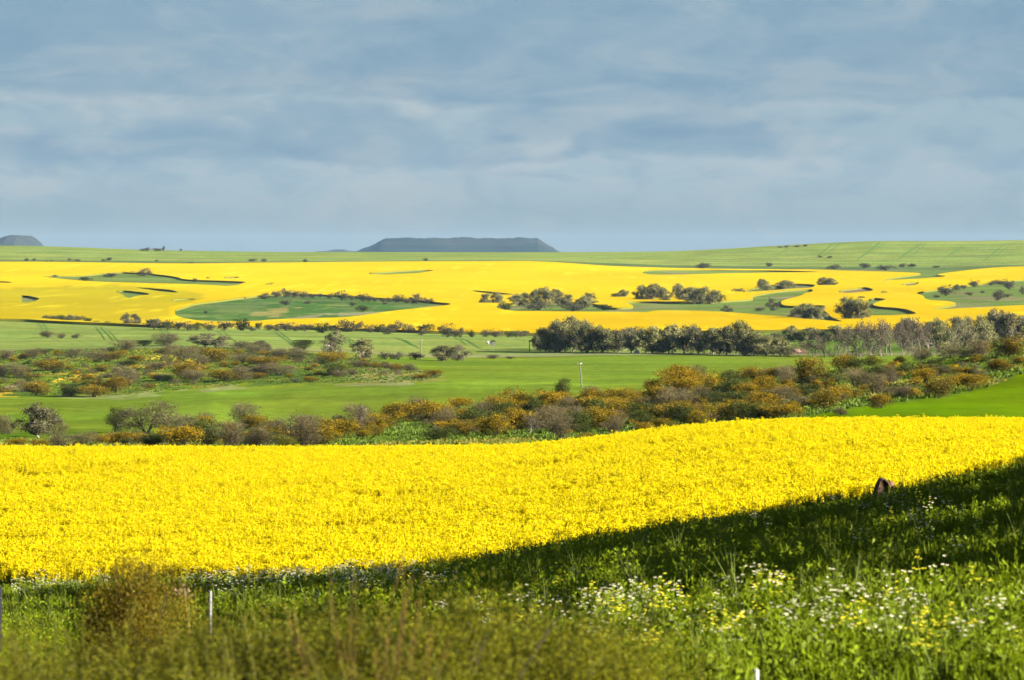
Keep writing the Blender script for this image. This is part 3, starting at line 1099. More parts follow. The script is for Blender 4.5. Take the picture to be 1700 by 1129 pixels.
def shrub_mesh(kind, seed, nclump, per, leaf, low=True):
    """Unit shrub (1 wide, 1 high): stems and a crown of leaf clumps with gaps."""
    rng = np.random.default_rng(seed)
    base, tip, ft = PALETTE[kind]
    base, tip = np.array(base), np.array(tip)
    g, s = Geo(), Geo()
    nl = rng.integers(4, 8)
    lob = np.stack([rng.uniform(-.26, .26, nl), rng.uniform(-.26, .26, nl), rng.uniform(.20, .64, nl)], 1)
    lr = rng.uniform(.22, .35, nl)
    lob[:, 2] = np.minimum(lob[:, 2], 1.0 - lr * 1.0)
    for c_ in range(nclump):
        q = rng.integers(nl)
        d = unit(rng.normal(size=3) + np.array([0, 0, .25]))
        cpos = lob[q] + d * lr[q] * rng.uniform(.55, 1.12) * np.array([1, 1, .95])
        cpos[2] = max(cpos[2], .06)
        k = max(4, int(per * rng.uniform(.6, 1.4)))
        cr = rng.uniform(.05, .10)
        P = cpos + rng.normal(size=(k, 3)) * cr * np.array([1, 1, .8])
        P[:, 2] = np.clip(P[:, 2], .01, 1.03)
        out_ = unit(P - np.array([0, 0, .35]))
        A = out_ * (.9 if kind in ('grey',) else .35) + rng.normal(size=(k, 3)) * .6
        if kind in ('gum', 'pale'):
            A = A * .6 + np.array([0, 0, -.7])
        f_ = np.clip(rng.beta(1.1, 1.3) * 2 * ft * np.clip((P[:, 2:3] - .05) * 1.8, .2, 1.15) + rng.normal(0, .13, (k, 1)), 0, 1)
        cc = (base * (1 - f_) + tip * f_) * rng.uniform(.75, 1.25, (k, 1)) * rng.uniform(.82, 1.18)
        Lk = leaf * rng.uniform(.7, 1.4, k)
        Wk = Lk * (.22 if kind == 'grey' else .40 if kind in ('gum', 'pale') else .55)
        g.leaves(P, A, Lk * (1.7 if kind == 'grey' else 1.15), Wk, cc, rng)
    bark = np.array([.075, .058, .045]) if kind not in ('gum', 'pale') else np.array([.27, .22, .17])
    for q in range(nl):
        e = lob[q] + np.array([0, 0, lr[q] * .5])
        b = np.array([rng.uniform(-.03, .03), rng.uniform(-.03, .03), -.04])
        mid = b * .45 + e * .55 + np.array([rng.uniform(-.05, .05), rng.uniform(-.05, .05), -.06])
        s.tube([b, b * .7 + mid * .3, mid, e], [.018, .015, .011, .004], bark, 4)
        for _ in range(4):
            d = unit(rng.normal(size=3) + np.array([0, 0, .5]))
            s.tube([mid, mid + d * .13, lob[q] + d * lr[q] * .95], [.008, .006, .002], bark * 1.2, 3)
    return s.mesh('stem', [M_BARK]), g.mesh('crown', [M_LEAF])


def tree_mesh(kind, seed, nlobe, per_lobe, leaf, trunk_h=.22):
    """Unit tree (1 wide, 1 high): tapered trunk, limbs, separate leafy lobes with gaps between."""
    rng = np.random.default_rng(seed)
    base, tip, ft = PALETTE[kind]
    base, tip = np.array(base), np.array(tip)
    g, s = Geo(), Geo()
    bark = np.array([.30, .25, .20])
    th = trunk_h * rng.uniform(.8, 1.2)
    fork = np.array([rng.uniform(-.04, .04), rng.uniform(-.04, .04), th])
    s.tube([(0, 0, -.04), (.01, 0, th * .5), fork], [.034, .027, .023], bark, 6)
    for q in range(nlobe):
        az = q * 2.4 + rng.uniform(-.5, .5)
        zz = rng.uniform(.13, .86)
        rad = rng.uniform(.06, .40) * (1.1 - .7 * max(0, zz - .45) / .5)
        c_ = np.array([math.cos(az) * rad, math.sin(az) * rad, zz])
        lr = rng.uniform(.12, .19)
        c_[2] = min(c_[2], 1 - lr * .9)
        mid = fork * .5 + c_ * .5 + rng.normal(size=3) * .03
        s.tube([fork, mid, c_], [.017, .011, .004], bark * rng.uniform(.8, 1.2), 5)
        ncl = 9
        for j in range(ncl):
            d = unit(rng.normal(size=3) + np.array([0, 0, .3]))
            cp = c_ + d * lr * rng.uniform(.4, 1.1)
            s.tube([c_, cp], [.005, .002], bark, 3)
            k = max(3, int(per_lobe / ncl * rng.uniform(.5, 1.5)))
            P = cp + rng.normal(size=(k, 3)) * np.array([.045, .045, .04])
            A = rng.normal(size=(k, 3)) * .6 + np.array([0, 0, -.6])
            f_ = np.clip(rng.beta(1.2, 1.2) * 2 * ft + rng.normal(0, .12, (k, 1)), 0, 1)
            cc = (base * (1 - f_) + tip * f_) * rng.uniform(.8, 1.2, (k, 1))
            Lk = leaf * rng.uniform(.7, 1.4, k)
            g.leaves(P, A, Lk * 1.2, Lk * .5, cc, rng)
    return s.mesh('trunk', [M_BARK]), g.mesh('crown', [M_LEAF])


def bare_mesh(seed, leafy=.5):
    """Unit bare tree: a fan of pale branches, a thin veil of grey-brown twigs."""
    rng = np.random.default_rng(seed)
    g, s = Geo(), Geo()
    tips = []

    def grow(p, d, L_, r, lev):
        n = 3
        P = [p]
        for i in range(n):
            d = unit(d + rng.normal(size=3) * .16 + np.array([0, 0, .06]))
            P.append(P[-1] + d * L_ / n)
        c_ = np.array([.24, .205, .16]) * rng.uniform(.7, 1.25)
        s.tube(P, np.linspace(r, r * .6, n + 1), c_, 4 if lev < 2 else 3)
        if lev == 3:
            tips.append(P[-1])
            tips.append(P[-2])
            return
        for i in range(3 if lev < 2 else 3):
            nd = unit(d + rng.normal(size=3) * .62)
            grow(P[-1] if i else P[-2], nd, L_ * rng.uniform(.6, .85), r * .6, lev + 1)
    for i in range(3):
        grow(np.array([rng.uniform(-.05, .05), rng.uniform(-.05, .05), -.03]), unit(np.array([rng.uniform(-.5, .5), rng.uniform(-.5, .5), 1])), .34, .017, 0)
    T = np.array(tips)
    k = int(len(T) * 9 * leafy)
    P = T[rng.integers(len(T), size=k)] + rng.normal(size=(k, 3)) * .045
    cc = np.array([.135, .108, .070])[None] * rng.uniform(.7, 1.4, (k, 1))
    g.leaves(P, rng.normal(size=(k, 3)) + np.array([0, 0, .5]), .06, .014, cc, rng)
    V = np.concatenate([np.concatenate(s.V), np.concatenate(g.V)])
    lo, hi = V.min(0), V.max(0)
    sc = np.array([1 / (hi[0] - lo[0]), 1 / (hi[1] - lo[1]), 1 / hi[2]])
    for q in (s, g):
        q.V = [v * sc for v in q.V]
    return s.mesh('branches', [M_BARK]), g.mesh('crown', [M_LEAF])


LIB = {}
for k_ in ('mustard', 'grey', 'olive', 'lime'):
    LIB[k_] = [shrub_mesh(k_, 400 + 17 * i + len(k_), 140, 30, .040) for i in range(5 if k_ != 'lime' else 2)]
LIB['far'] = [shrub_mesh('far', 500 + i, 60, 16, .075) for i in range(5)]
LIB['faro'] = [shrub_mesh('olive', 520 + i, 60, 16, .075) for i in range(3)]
LIB['gum'] = [tree_mesh('gum', 600 + i, 26, 260, .042, .12) for i in range(6)]
LIB['pale'] = [tree_mesh('pale', 640 + i, 21, 230, .042, .14) for i in range(4)]
LIB['bare'] = [bare_mesh(680 + i, 1.0) for i in range(5)]
WORDS = {'mustard': ('mustard-tipped', 'shrub'), 'grey': ('grey-brown twiggy', 'shrub'), 'olive': ('dark olive', 'shrub'), 'lime': ('lime-green', 'shrub'),
         'far': ('hazy grey-olive', 'shrub'), 'faro': ('dark hazy', 'shrub'), 'gum': ('olive-green', 'gum tree'), 'pale': ('pale olive', 'gum tree'), 'bare': ('bare pale-branched', 'tree')}
PLANTS = []


def plant(kind, px, py, w_, h_, lo, hi, zone, where, name=None, label=None):
    Y = find_Y(px, py, lo, hi)
    PLANTS.append(dict(kind=kind, px=px, py=py, w=w_, h=h_, Y=Y, zone=zone, where=where, name=name, label=label))


# --- thicket on the middle ridge: left end
TL = (300, 640)
for a in (('grey', 3, 722, 36, 38), ('pale', 62, 730, 66, 50), ('grey', 90, 727, 36, 34), ('mustard', 28, 744, 32, 14), ('mustard', 64, 745, 28, 18), ('grey', 100, 746, 44, 24), ('grey', 138, 743, 38, 24),
          ('mustard', 166, 743, 24, 20), ('mustard', 203, 741, 58, 24), ('olive', 190, 719, 36, 38), ('grey', 243, 722, 76, 50), ('grey', 285, 722, 60, 40), ('olive', 252, 746, 50, 24), ('mustard', 300, 746, 56, 36),
          ('grey', 325, 716, 46, 28), ('olive', 342, 742, 46, 50), ('grey', 378, 745, 52, 44), ('grey', 398, 712, 58, 40), ('mustard', 425, 722, 46, 38), ('grey', 428, 746, 56, 42), ('mustard', 430, 704, 30, 16), ('mustard', 452, 704, 30, 14),
          ('grey', 455, 722, 44, 30), ('grey', 490, 746, 76, 54), ('lime', 478, 748, 44, 24), ('grey', 520, 728, 50, 36), ('grey', 515, 708, 44, 24), ('mustard', 345, 724, 34, 34), ('mustard', 380, 722, 30, 18)):
    plant(*a, *TL, 'thicket', 'left')
# right end
for a in (('mustard', 1345, 642, 50, 58), ('grey', 1310, 640, 40, 30), ('grey', 1312, 622, 36, 26), ('mustard', 1285, 625, 34, 24), ('lime', 1452, 601, 38, 24), ('lime', 1497, 600, 24, 18), ('grey', 1530, 600, 44, 24), ('grey', 1573, 597, 36, 26),
          ('grey', 1622, 596, 42, 32), ('mustard', 1630, 580, 32, 24), ('mustard', 1676, 594, 58, 40), ('mustard', 1664, 618, 40, 22), ('mustard', 1692, 606, 26, 16), ('mustard', 1600, 622, 36, 12), ('grey', 1628, 627, 22, 16), ('olive', 1650, 618, 26, 18),
          ('olive', 1452, 630, 38, 24), ('olive', 1508, 620, 28, 10), ('mustard', 1534, 640, 42, 26), ('mustard', 1562, 660, 48, 38), ('mustard', 1610, 650, 46, 28), ('grey', 1420, 647, 36, 32), ('grey', 1452, 658, 42, 36), ('grey', 1478, 642, 26, 32),
          ('grey', 1502, 662, 38, 24), ('mustard', 1464, 679, 36, 24), ('mustard', 1372, 682, 44, 44), ('mustard', 1400, 668, 34, 30), ('mustard', 1404, 614, 46, 32), ('olive', 1424, 618, 30, 22), ('mustard', 1300, 699, 54, 26), ('mustard', 1262, 694, 40, 30),
          ('grey', 1292, 672, 44, 28), ('grey', 1395, 690, 30, 14), ('mustard', 1270, 650, 32, 22), ('mustard', 1320, 664, 26, 20), ('olive', 1380, 640, 26, 24), ('mustard', 1250, 626, 40, 28), ('grey', 1270, 612, 24, 24), ('grey', 1680, 572, 40, 24), ('grey', 1600, 590, 40, 22)):
    plant(*a, *TL, 'thicket', 'right')
# middle: filled by hand-set clearings and an even scatter
CLEAR = [[(560, 746), (560, 722), (625, 728), (640, 712), (705, 704), (716, 716), (700, 738), (640, 746)], [(845, 745), (850, 722), (905, 716), (925, 735), (925, 745)], [(1015, 664), (1030, 650), (1075, 655), (1060, 668)],
         [(1035, 692), (1050, 677), (1120, 672), (1125, 685), (1050, 695)], [(1200, 662), (1215, 645), (1290, 636), (1300, 650), (1250, 664)], [(900, 672), (930, 655), (940, 668)], [(1150, 690), (1180, 672), (1190, 690)], [(740, 702), (760, 690), (770, 704)]]
special = [('mustard', 974, 737, 32, 20), ('grey', 932, 731, 40, 40), ('bare', 880, 722, 26, 30), ('bare', 602, 722, 26, 46), ('grey', 820, 655, 26, 20), ('mustard', 764, 679, 36, 22), ('mustard', 771, 694, 26, 16), ('mustard', 765, 722, 44, 22), ('olive', 724, 733, 56, 20),
           ('grey', 735, 714, 36, 36), ('mustard', 603, 728, 34, 16), ('mustard', 627, 724, 26, 18), ('olive', 938, 660, 30, 32), ('mustard', 670, 700, 48, 38), ('grey', 690, 694, 44, 40), ('mustard', 820, 728, 50, 40), ('mustard', 1100, 715, 36, 24), ('grey', 1025, 727, 30, 34),
           ('mustard', 1065, 727, 40, 26), ('mustard', 1210, 700, 50, 36), ('mustard', 1175, 655, 46, 40), ('grey', 1150, 640, 44, 36), ('mustard', 1222, 636, 36, 24), ('mustard', 1126, 640, 50, 40), ('mustard', 1160, 710, 40, 34), ('grey', 1085, 690, 44, 34)]
rs = random.Random(4)
pos = []
for a in special:
    plant(*a, *TL, 'thicket', 'mid')
    pos.append((a[1], a[2]))
for _ in range(9000):
    px = rs.uniform(530, 1285)
    top = np.interp(px, [530, 550, 640, 750, 850, 950, 1100, 1285], [722, 715, 701, 692, 678, 668, 653, 640])
    bot = np.interp(px, [530, 650, 850, 950, 1100, 1200, 1285], [744, 734, 728, 728, 716, 706, 700])
    py = rs.uniform(top, bot)
    if any(inside(c_, np.array(px), np.array(py)) for c_ in CLEAR):
        continue
    if any(abs(px - a) < 27 and abs(py - b) < 10.5 for a, b in pos):
        continue
    pos.append((px, py))
    kind = rs.choices(['mustard', 'grey', 'olive'], [.60, .20, .20])[0]
    h_ = rs.uniform(25, 40) * (1.0 if py < 715 else 1.08)
    plant(kind, px, py, h_ * rs.uniform(1.15, 1.7), h_, *TL, 'thicket', 'mid')

# --- scrub hill on the left
HL = (640, 1130)
for a in (('grey', 15, 598, 32, 15), ('mustard', 40, 597, 18, 9), ('grey', 56, 597, 28, 17), ('grey', 4, 627, 24, 20), ('grey', 31, 628, 34, 24), ('grey', 55, 627, 16, 8), ('mustard', 82, 617, 46, 21), ('grey', 122, 597, 26, 16), ('grey', 158, 600, 42, 20),
          ('mustard', 187, 599, 36, 17), ('grey', 203, 584, 42, 19), ('olive', 240, 575, 32, 10), ('grey', 281, 575, 58, 21), ('pale', 340, 577, 46, 22), ('pale', 366, 579, 34, 20), ('grey', 402, 580, 34, 16), ('mustard', 167, 619, 28, 14), ('olive', 214, 608, 32, 11), ('grey', 262, 614, 46, 16),
          ('grey', 302, 601, 50, 26), ('mustard', 268, 588, 26, 9), ('grey', 338, 607, 32, 18), ('mustard', 362, 603, 46, 28), ('grey', 402, 606, 42, 18), ('grey', 427, 606, 32, 18), ('mustard', 312, 633, 44, 34), ('grey', 322, 636, 40, 20), ('grey', 260, 634, 22, 11), ('grey', 277, 633, 26, 12),
          ('grey', 216, 640, 52, 32), ('mustard', 191, 653, 38, 28), ('olive', 118, 659, 40, 19), ('mustard', 155, 660, 46, 21), ('mustard', 60, 657, 36, 26), ('grey', 42, 652, 28, 20), ('mustard', 372, 634, 46, 24), ('grey', 398, 633, 36, 28), ('mustard', 440, 612, 46, 18), ('grey', 440, 624, 60, 20),
          ('mustard', 432, 629, 36, 10), ('grey', 463, 625, 46, 20), ('mustard', 513, 617, 18, 9), ('mustard', 514, 635, 24, 11), ('grey', 491, 635, 18, 7), ('olive', 546, 625, 46, 21), ('grey', 565, 627, 26, 14), ('grey', 588, 624, 22, 10), ('mustard', 555, 604, 48, 20), ('grey', 592, 611, 42, 14),
          ('mustard', 621, 612, 28, 11), ('grey', 641, 613, 20, 9), ('mustard', 662, 617, 26, 13), ('grey', 678, 617, 30, 15), ('mustard', 700, 630, 24, 10), ('mustard', 719, 628, 24, 13), ('pale', 553, 592, 34, 40), ('gum', 601, 599, 36, 32), ('olive', 506, 582, 36, 18), ('grey', 470, 595, 40, 18),
          ('grey', 500, 598, 34, 20), ('pale', 437, 590, 32, 22), ('far', 640, 598, 18, 13), ('far', 662, 598, 26, 12), ('far', 690, 598, 26, 15), ('gum', 735, 600, 40, 24), ('pale', 760, 600, 34, 23), ('grey', 822, 596, 26, 6), ('grey', 848, 597, 12, 5), ('olive', 6, 650, 16, 6), ('grey', 420, 590, 34, 18),
          ('mustard', 225, 600, 26, 10), ('grey', 175, 628, 20, 8), ('mustard', 345, 590, 26, 12)):
    plant(*a, *HL, 'hill', 'hill')
for a in (('grey', 80, 560, 26, 15), ('grey', 103, 561, 20, 9), ('far', 128, 561, 16, 8)):
    plant(*a, 1100, 1400, 'sage', 'sage')

# --- line of shrubs along the foot of the far canola
for x, y, w_, h_ in ((78, 532, 16, 9), (90, 533, 15, 11), (103, 534, 15, 11), (115, 535, 18, 14), (130, 535, 15, 11), (145, 537, 17, 9), (160, 538, 15, 8), (175, 539, 15, 7), (190, 540, 14, 5), (255, 546, 32, 19), (278, 547, 20, 13), (295, 547, 20, 14), (311, 548, 18, 13), (328, 548, 18, 12),
                     (346, 548, 20, 12), (372, 548, 24, 15), (400, 548, 26, 20), (416, 549, 15, 8), (430, 546, 14, 10), (447, 548, 16, 11), (475, 548, 28, 13), (506, 549, 24, 13), (534, 552, 26, 17), (552, 549, 16, 11), (573, 550, 32, 17), (599, 548, 16, 13), (628, 551, 22, 14), (640, 554, 22, 11),
                     (660, 551, 25, 16), (680, 552, 16, 13), (710, 553, 24, 15), (742, 559, 25, 19), (765, 559, 22, 13), (781, 559, 12, 12), (806, 558, 16, 10), (823, 559, 23, 11), (842, 559, 20, 10), (856, 559, 23, 12), (870, 558, 16, 11), (700, 556, 14, 9), (613, 551, 14, 10), (490, 549, 14, 9), (460, 549, 12, 8)):
    plant(rs.choice(['far', 'far', 'faro']), x, y, w_, h_, 1180, 1440, 'hedge', 'hedge')
plant('pale', 210, 541, 18, 17, 1180, 1440, 'hedge', 'hedge')
plant('pale', 226, 541, 18, 17, 1180, 1440, 'hedge', 'hedge')

# --- gum belt in the valley
for k, (x, y, w_, h_) in enumerate(((906, 586, 40, 40), (930, 586, 44, 52), (952, 585, 48, 58), (976, 586, 46, 50), (1000, 586, 44, 42), (1026, 586, 42, 38), (1048, 587, 34, 40), (890, 580, 18, 26), (1083, 588, 46, 46), (1110, 588, 44, 48), (1136, 588, 42, 44), (1160, 589, 40, 46),
                                    (1184, 589, 42, 46), (1206, 590, 42, 48), (1234, 591, 46, 56), (1252, 591, 44, 42), (1272, 592, 42, 36), (1296, 592, 40, 32), (1222, 588, 36, 40), (1148, 584, 36, 44), (964, 582, 36, 48), (918, 583, 34, 46))):
    plant('gum' if k not in (5, 6, 11, 13) else 'pale', x, y, w_, h_, 1000, 1180, 'belt', 'belt')
for x, y, w_, h_ in ((1052, 562, 30, 22), (1066, 559, 18, 16), (1036, 563, 22, 18)):
    plant('far', x, y, w_, h_, 1180, 1420, 'belt', 'behind')
for a in (('gum', 1313, 568, 32, 27), ('gum', 1342, 568, 40, 24), ('far', 1368, 568, 32, 22), ('gum', 1390, 568, 36, 26), ('far', 1290, 566, 24, 18)):
    plant(*a, 1120, 1400, 'wood', 'wood')
for k, (x, y, w_, h_) in enumerate(((1330, 592, 40, 26), (1352, 594, 38, 30), (1372, 594, 36, 40), (1392, 594, 38, 46), (1410, 592, 36, 54), (1428, 594, 38, 58), (1446, 592, 38, 56), (1464, 594, 40, 58), (1482, 592, 40, 62), (1500, 590, 40, 60), (1520, 592, 40, 62), (1542, 590, 38, 56),
                                    (1402, 588, 34, 48), (1436, 588, 36, 60), (1472, 588, 36, 58), (1510, 586, 36, 60), (1530, 586, 36, 58))):
    plant('bare', x, y, w_, h_, 960, 1180, 'wood', 'bare')
for k, (x, y, w_, h_) in enumerate(((1556, 584, 44, 50), (1580, 582, 46, 54), (1604, 580, 42, 50), (1628, 578, 44, 52), (1652, 576, 48, 58), (1676, 576, 48, 56), (1700, 575, 40, 52), (1592, 578, 38, 46), (1664, 572, 40, 52), (1640, 574, 40, 50), (1500, 580, 42, 52), (1540, 580, 40, 46), (1725, 575, 40, 50))):
    plant(('gum', 'pale', 'pale')[k % 3], x, y, w_, h_, 960, 1180, 'wood', 'gums')

# --- islands in the far canola
FL = (1430, 3200)
for a in (('far', 441, 496, 18, 9), ('far', 458, 494, 14, 12), ('far', 472, 493, 16, 13), ('far', 487, 493, 14, 10), ('far', 503, 493, 19, 9), ('far', 520, 494, 12, 8), ('far', 532, 493, 8, 8), ('far', 550, 495, 14, 9), ('far', 567, 498, 20, 14), ('far', 583, 497, 10, 8), ('far', 602, 500, 16, 13), ('far', 613, 500, 13, 10),
          ('far', 623, 500, 9, 8), ('far', 636, 501, 10, 7), ('far', 645, 501, 12, 8), ('far', 660, 501, 18, 11), ('far', 676, 503, 12, 8), ('far', 692, 503, 21, 14), ('far', 706, 503, 12, 10), ('far', 716, 503, 11, 9), ('far', 475, 506, 16, 9), ('far', 585, 508, 12, 9), ('faro', 603, 516, 22, 9), ('faro', 638, 505, 9, 5), ('far', 404, 496, 9, 5), ('faro', 342, 520, 10, 6), ('far', 512, 504, 12, 6)):
    plant(*a, *FL, 'isle', 'isle')
for a in (('far', 91, 460, 10, 6), ('faro', 138, 467, 20, 9), ('far', 185, 460, 21, 10), ('far', 207, 453, 9, 4), ('far', 222, 453, 16, 4), ('far', 240, 458, 22, 14), ('far', 324, 468, 10, 8), ('far', 346, 464, 6, 5)):
    plant(*a, *FL, 'patch', 'patch')
for a in (('gum', 806, 505, 20, 18), ('gum', 826, 505, 22, 20), ('faro', 838, 514, 34, 12), ('gum', 858, 507, 28, 18), ('gum', 872, 506, 20, 20), ('gum', 889, 507, 18, 26), ('gum', 906, 509, 32, 30), ('gum', 926, 507, 26, 27), ('gum', 942, 508, 20, 20), ('far', 950, 516, 32, 14), ('gum', 968, 514, 30, 22), ('gum', 976, 506, 24, 20),
          ('faro', 1001, 514, 26, 11), ('far', 895, 514, 40, 14)):
    plant(*a, *FL, 'grove', 'grove')
for a in (('faro', 1020, 495, 18, 10), ('gum', 1034, 495, 18, 15), ('gum', 1066, 499, 26, 24), ('gum', 1082, 499, 32, 28), ('gum', 1102, 501, 22, 24), ('gum', 1128, 500, 24, 29), ('gum', 1146, 503, 34, 27), ('gum', 1164, 504, 36, 27), ('gum', 1184, 504, 30, 21), ('faro', 1196, 502, 22, 15)):
    plant(*a, *FL, 'grove', 'grove2')
for a in (('gum', 1268, 482, 24, 19), ('gum', 1302, 480, 32, 15), ('gum', 1366, 475, 18, 15), ('gum', 1380, 475, 18, 14), ('far', 1280, 515, 20, 22), ('gum', 1322, 529, 26, 20), ('gum', 1340, 530, 34, 26), ('gum', 1358, 530, 28, 22), ('gum', 1408, 532, 34, 38), ('gum', 1426, 532, 34, 36), ('far', 1430, 497, 10, 8), ('far', 1468, 488, 14, 6),
          ('far', 1225, 486, 16, 9), ('far', 1205, 520, 19, 15), ('gum', 1440, 530, 14, 12), ('far', 1262, 516, 16, 8)):
    plant(*a, *FL, 'scatter', 'scatter')
for a in (('far', 1570, 490, 26, 18), ('far', 1588, 482, 15, 14), ('far', 1601, 479, 11, 7), ('far', 1617, 476, 20, 13), ('far', 1660, 472, 28, 9), ('far', 1675, 480, 21, 17), ('far', 1655, 499, 18, 20), ('far', 1673, 493, 13, 7), ('far', 1697, 488, 10, 14), ('far', 1610, 490, 13, 7), ('far', 1631, 486, 9, 5), ('far', 1645, 473, 14, 7), ('far', 1555, 494, 12, 7)):
    plant(*a, *FL, 'slope', 'slope')
# --- specks on the green ridge
RL = (2950, 3800)
for a in (('far', 44, 433, 8, 6), ('far', 57, 432, 7, 5), ('far', 77, 434, 6, 3), ('far', 86, 434, 7, 3), ('far', 115, 432, 8, 5), ('far', 127, 433, 10, 4), ('far', 172, 433, 8, 4), ('far', 182, 432, 9, 7), ('far', 261, 433, 6, 3), ('far', 316, 437, 10, 3), ('far', 420, 434, 12, 7), ('far', 439, 434, 9, 6), ('faro', 507, 435, 9, 7),
          ('far', 706, 433, 9, 6), ('far', 1166, 445.5, 21, 11), ('far', 1277, 442, 14, 8), ('far', 1386, 446, 21, 8), ('far', 1435, 445, 17, 12), ('far', 1471, 448, 25, 10), ('far', 1500, 443, 14, 7), ('far', 1515, 443, 15, 8), ('far', 1555, 444, 11, 5), ('far', 1378, 428, 8, 5), ('far', 1362, 427, 7, 4)):
    plant(*a, *RL, 'ridge', 'ridge')
for a in (('far', 238, 416, 12, 4), ('far', 245, 416, 11, 6), ('far', 258, 416, 13, 5), ('far', 266, 416, 10, 5), ('far', 272, 416, 5, 9), ('far', 300, 416, 5, 4), ('far', 1294, 413, 9, 3), ('far', 1307, 411, 9, 4), ('far', 1324, 411, 11, 3), ('far', 1336, 412, 9, 4)):
    plant(*a, 3500, 3790, 'ridge', 'crest')

LAND = {
    'thicket': [(45, 'at the scrub end behind the near canola'), (120, 'by the round pale tree behind the canola'), (220, 'beside the big grey shrub behind the near canola'), (330, 'around the big grey shrub behind the near canola'), (430, 'in the dark scrub before the lime shrub'),
                (540, 'by the lime-green shrub behind the near canola'), (640, 'about the bare white tree on the ridge'), (710, 'above the grassy hollow in the ridge thicket'), (790, 'past the grassy hollow in the ridge thicket'), (860, 'above the green crop strip below the ridge thicket'), (930, 'below the leaning pole'), (1000, 'beneath the leaning pole'),
                (1070, 'past the leaning pole on the ridge'), (1140, 'in the thickest part of the ridge scrub'), (1210, 'on the ridge above the rising canola edge'), (1290, 'on the ridge by the sunlit clearing'), (1360, 'near the tall mustard shrub on the ridge'), (1430, 'below the bare grey wood'), (1500, 'beside the yellow grass strip on the ridge'),
                (1580, 'by the open green slope'), (1650, 'at the upper edge of the open green slope'), (9999, 'at the high end of the ridge thicket')],
    'hill': [(70, 'at the outer end of the scrubby hill'), (140, 'on the outer flank of the scrubby hill'), (200, 'by the yellow grass on the scrubby hill'), (260, 'among yellow grass on the scrubby hill'), (330, 'on the middle of the scrubby hill'), (410, 'on the crown of the scrubby hill'), (480, 'by the red bank on the scrubby hill'), (530, 'below the red bank on the scrubby hill'),
             (580, 'under the tall pale tree on the hill'), (650, 'past the tall pale tree on the hill'), (725, 'on the grassy tip of the scrubby hill'), (9999, 'in the green field past the tall power pole')],
    'sage': [(9999, 'alone in the pale wheat below the far canola')],
    'hedge': [(180, 'at the start of the far hedge line'), (240, 'in the gap of the far hedge line'), (340, 'in the hedge line below the dull yellow slope'), (440, 'in the hedge line below the dark green island'), (540, 'in the hedge line below the long canola tongue'), (640, 'in the hedge line above the tall pale tree'),
              (720, 'in the hedge line above the tall power pole'), (790, 'in the hedge line above the round gum'), (9999, 'in the hedge line beside the gum belt')],
    'belt': [(960, 'at the dark end of the gum belt'), (1070, 'before the gap in the gum belt'), (1150, 'just past the gap in the valley gum belt'), (1230, 'midway along the second gum belt'), (9999, 'at the grey end of the second gum belt')],
    'wood': [(1330, 'by the pale track at the wood edge'), (1400, 'at the edge of the grey wood'), (1450, 'in the bare grey wood'), (1500, 'deep in the bare grey wood'), (1560, 'where the bare wood meets the gums'), (1630, 'in the gum wood behind the ridge'), (9999, 'at the high end of the gum wood')],
    'isle': [(500, 'on the top edge of the dark green island'), (600, 'on the middle of the dark green island'), (660, 'toward the tip of the dark green island'), (9999, 'at the tip of the dark green island')],
    'patch': [(160, 'on the pale green patch in the left canola'), (230, 'midway on the pale green patch in the canola'), (9999, 'at the tail of the pale green patch')],
    'grove': [(850, 'at the start of the grove amid canola'), (920, 'in the middle of the grove amid canola'), (1010, 'at the low end of the grove amid canola'), (1060, 'between the two canola groves'), (1115, 'in the smaller half of the twin grove'), (9999, 'in the larger half of the twin grove')],
    'scatter': [(1240, 'near the end of the twin grove'), (1320, 'by the winding canola arm'), (1390, 'beside the winding canola arm'), (1450, 'by the dark pocket in the canola'), (9999, 'between the canola bends')],
    'slope': [(1600, 'at the low end of the green slope in canola'), (1640, 'midway on the green slope in canola'), (9999, 'at the high end of the green slope in canola')],
    'ridge': [(100, 'along the green ridge above the left canola'), (200, 'on the green ridge above the pale patch'), (275, 'on the green ridge skyline'), (350, 'on the ridge past the skyline shrubs'), (520, 'below the ridge near the low blue rise'), (800, 'below the tableland on the green ridge'), (1200, 'at the foot of the rising ridge'), (1345, 'high on the striped ridge slope'),
              (1400, 'below the striped ridge slope'), (1480, 'under the darkest crest of the ridge'), (9999, 'below the last wheel lines of the ridge')],
}
GROUPS = {'thicket': 'shrubs of the ridge thicket', 'hill': 'shrubs and trees on the scrubby hill', 'sage': 'shrubs in the pale wheat', 'hedge': 'shrubs in the hedge line below the far canola', 'belt': 'trees of the valley gum belt', 'wood': 'trees of the grey wood', 'isle': 'shrubs on the dark green island', 'patch': 'shrubs on the pale green patch',
          'grove': 'trees of the groves amid canola', 'scatter': 'trees between the canola bends', 'slope': 'shrubs on the green slope in canola', 'ridge': 'shrubs along the green ridge'}
ORD = ['first', 'second', 'third', 'fourth', 'fifth', 'sixth', 'seventh', 'eighth', 'ninth', 'tenth', 'eleventh', 'twelfth']


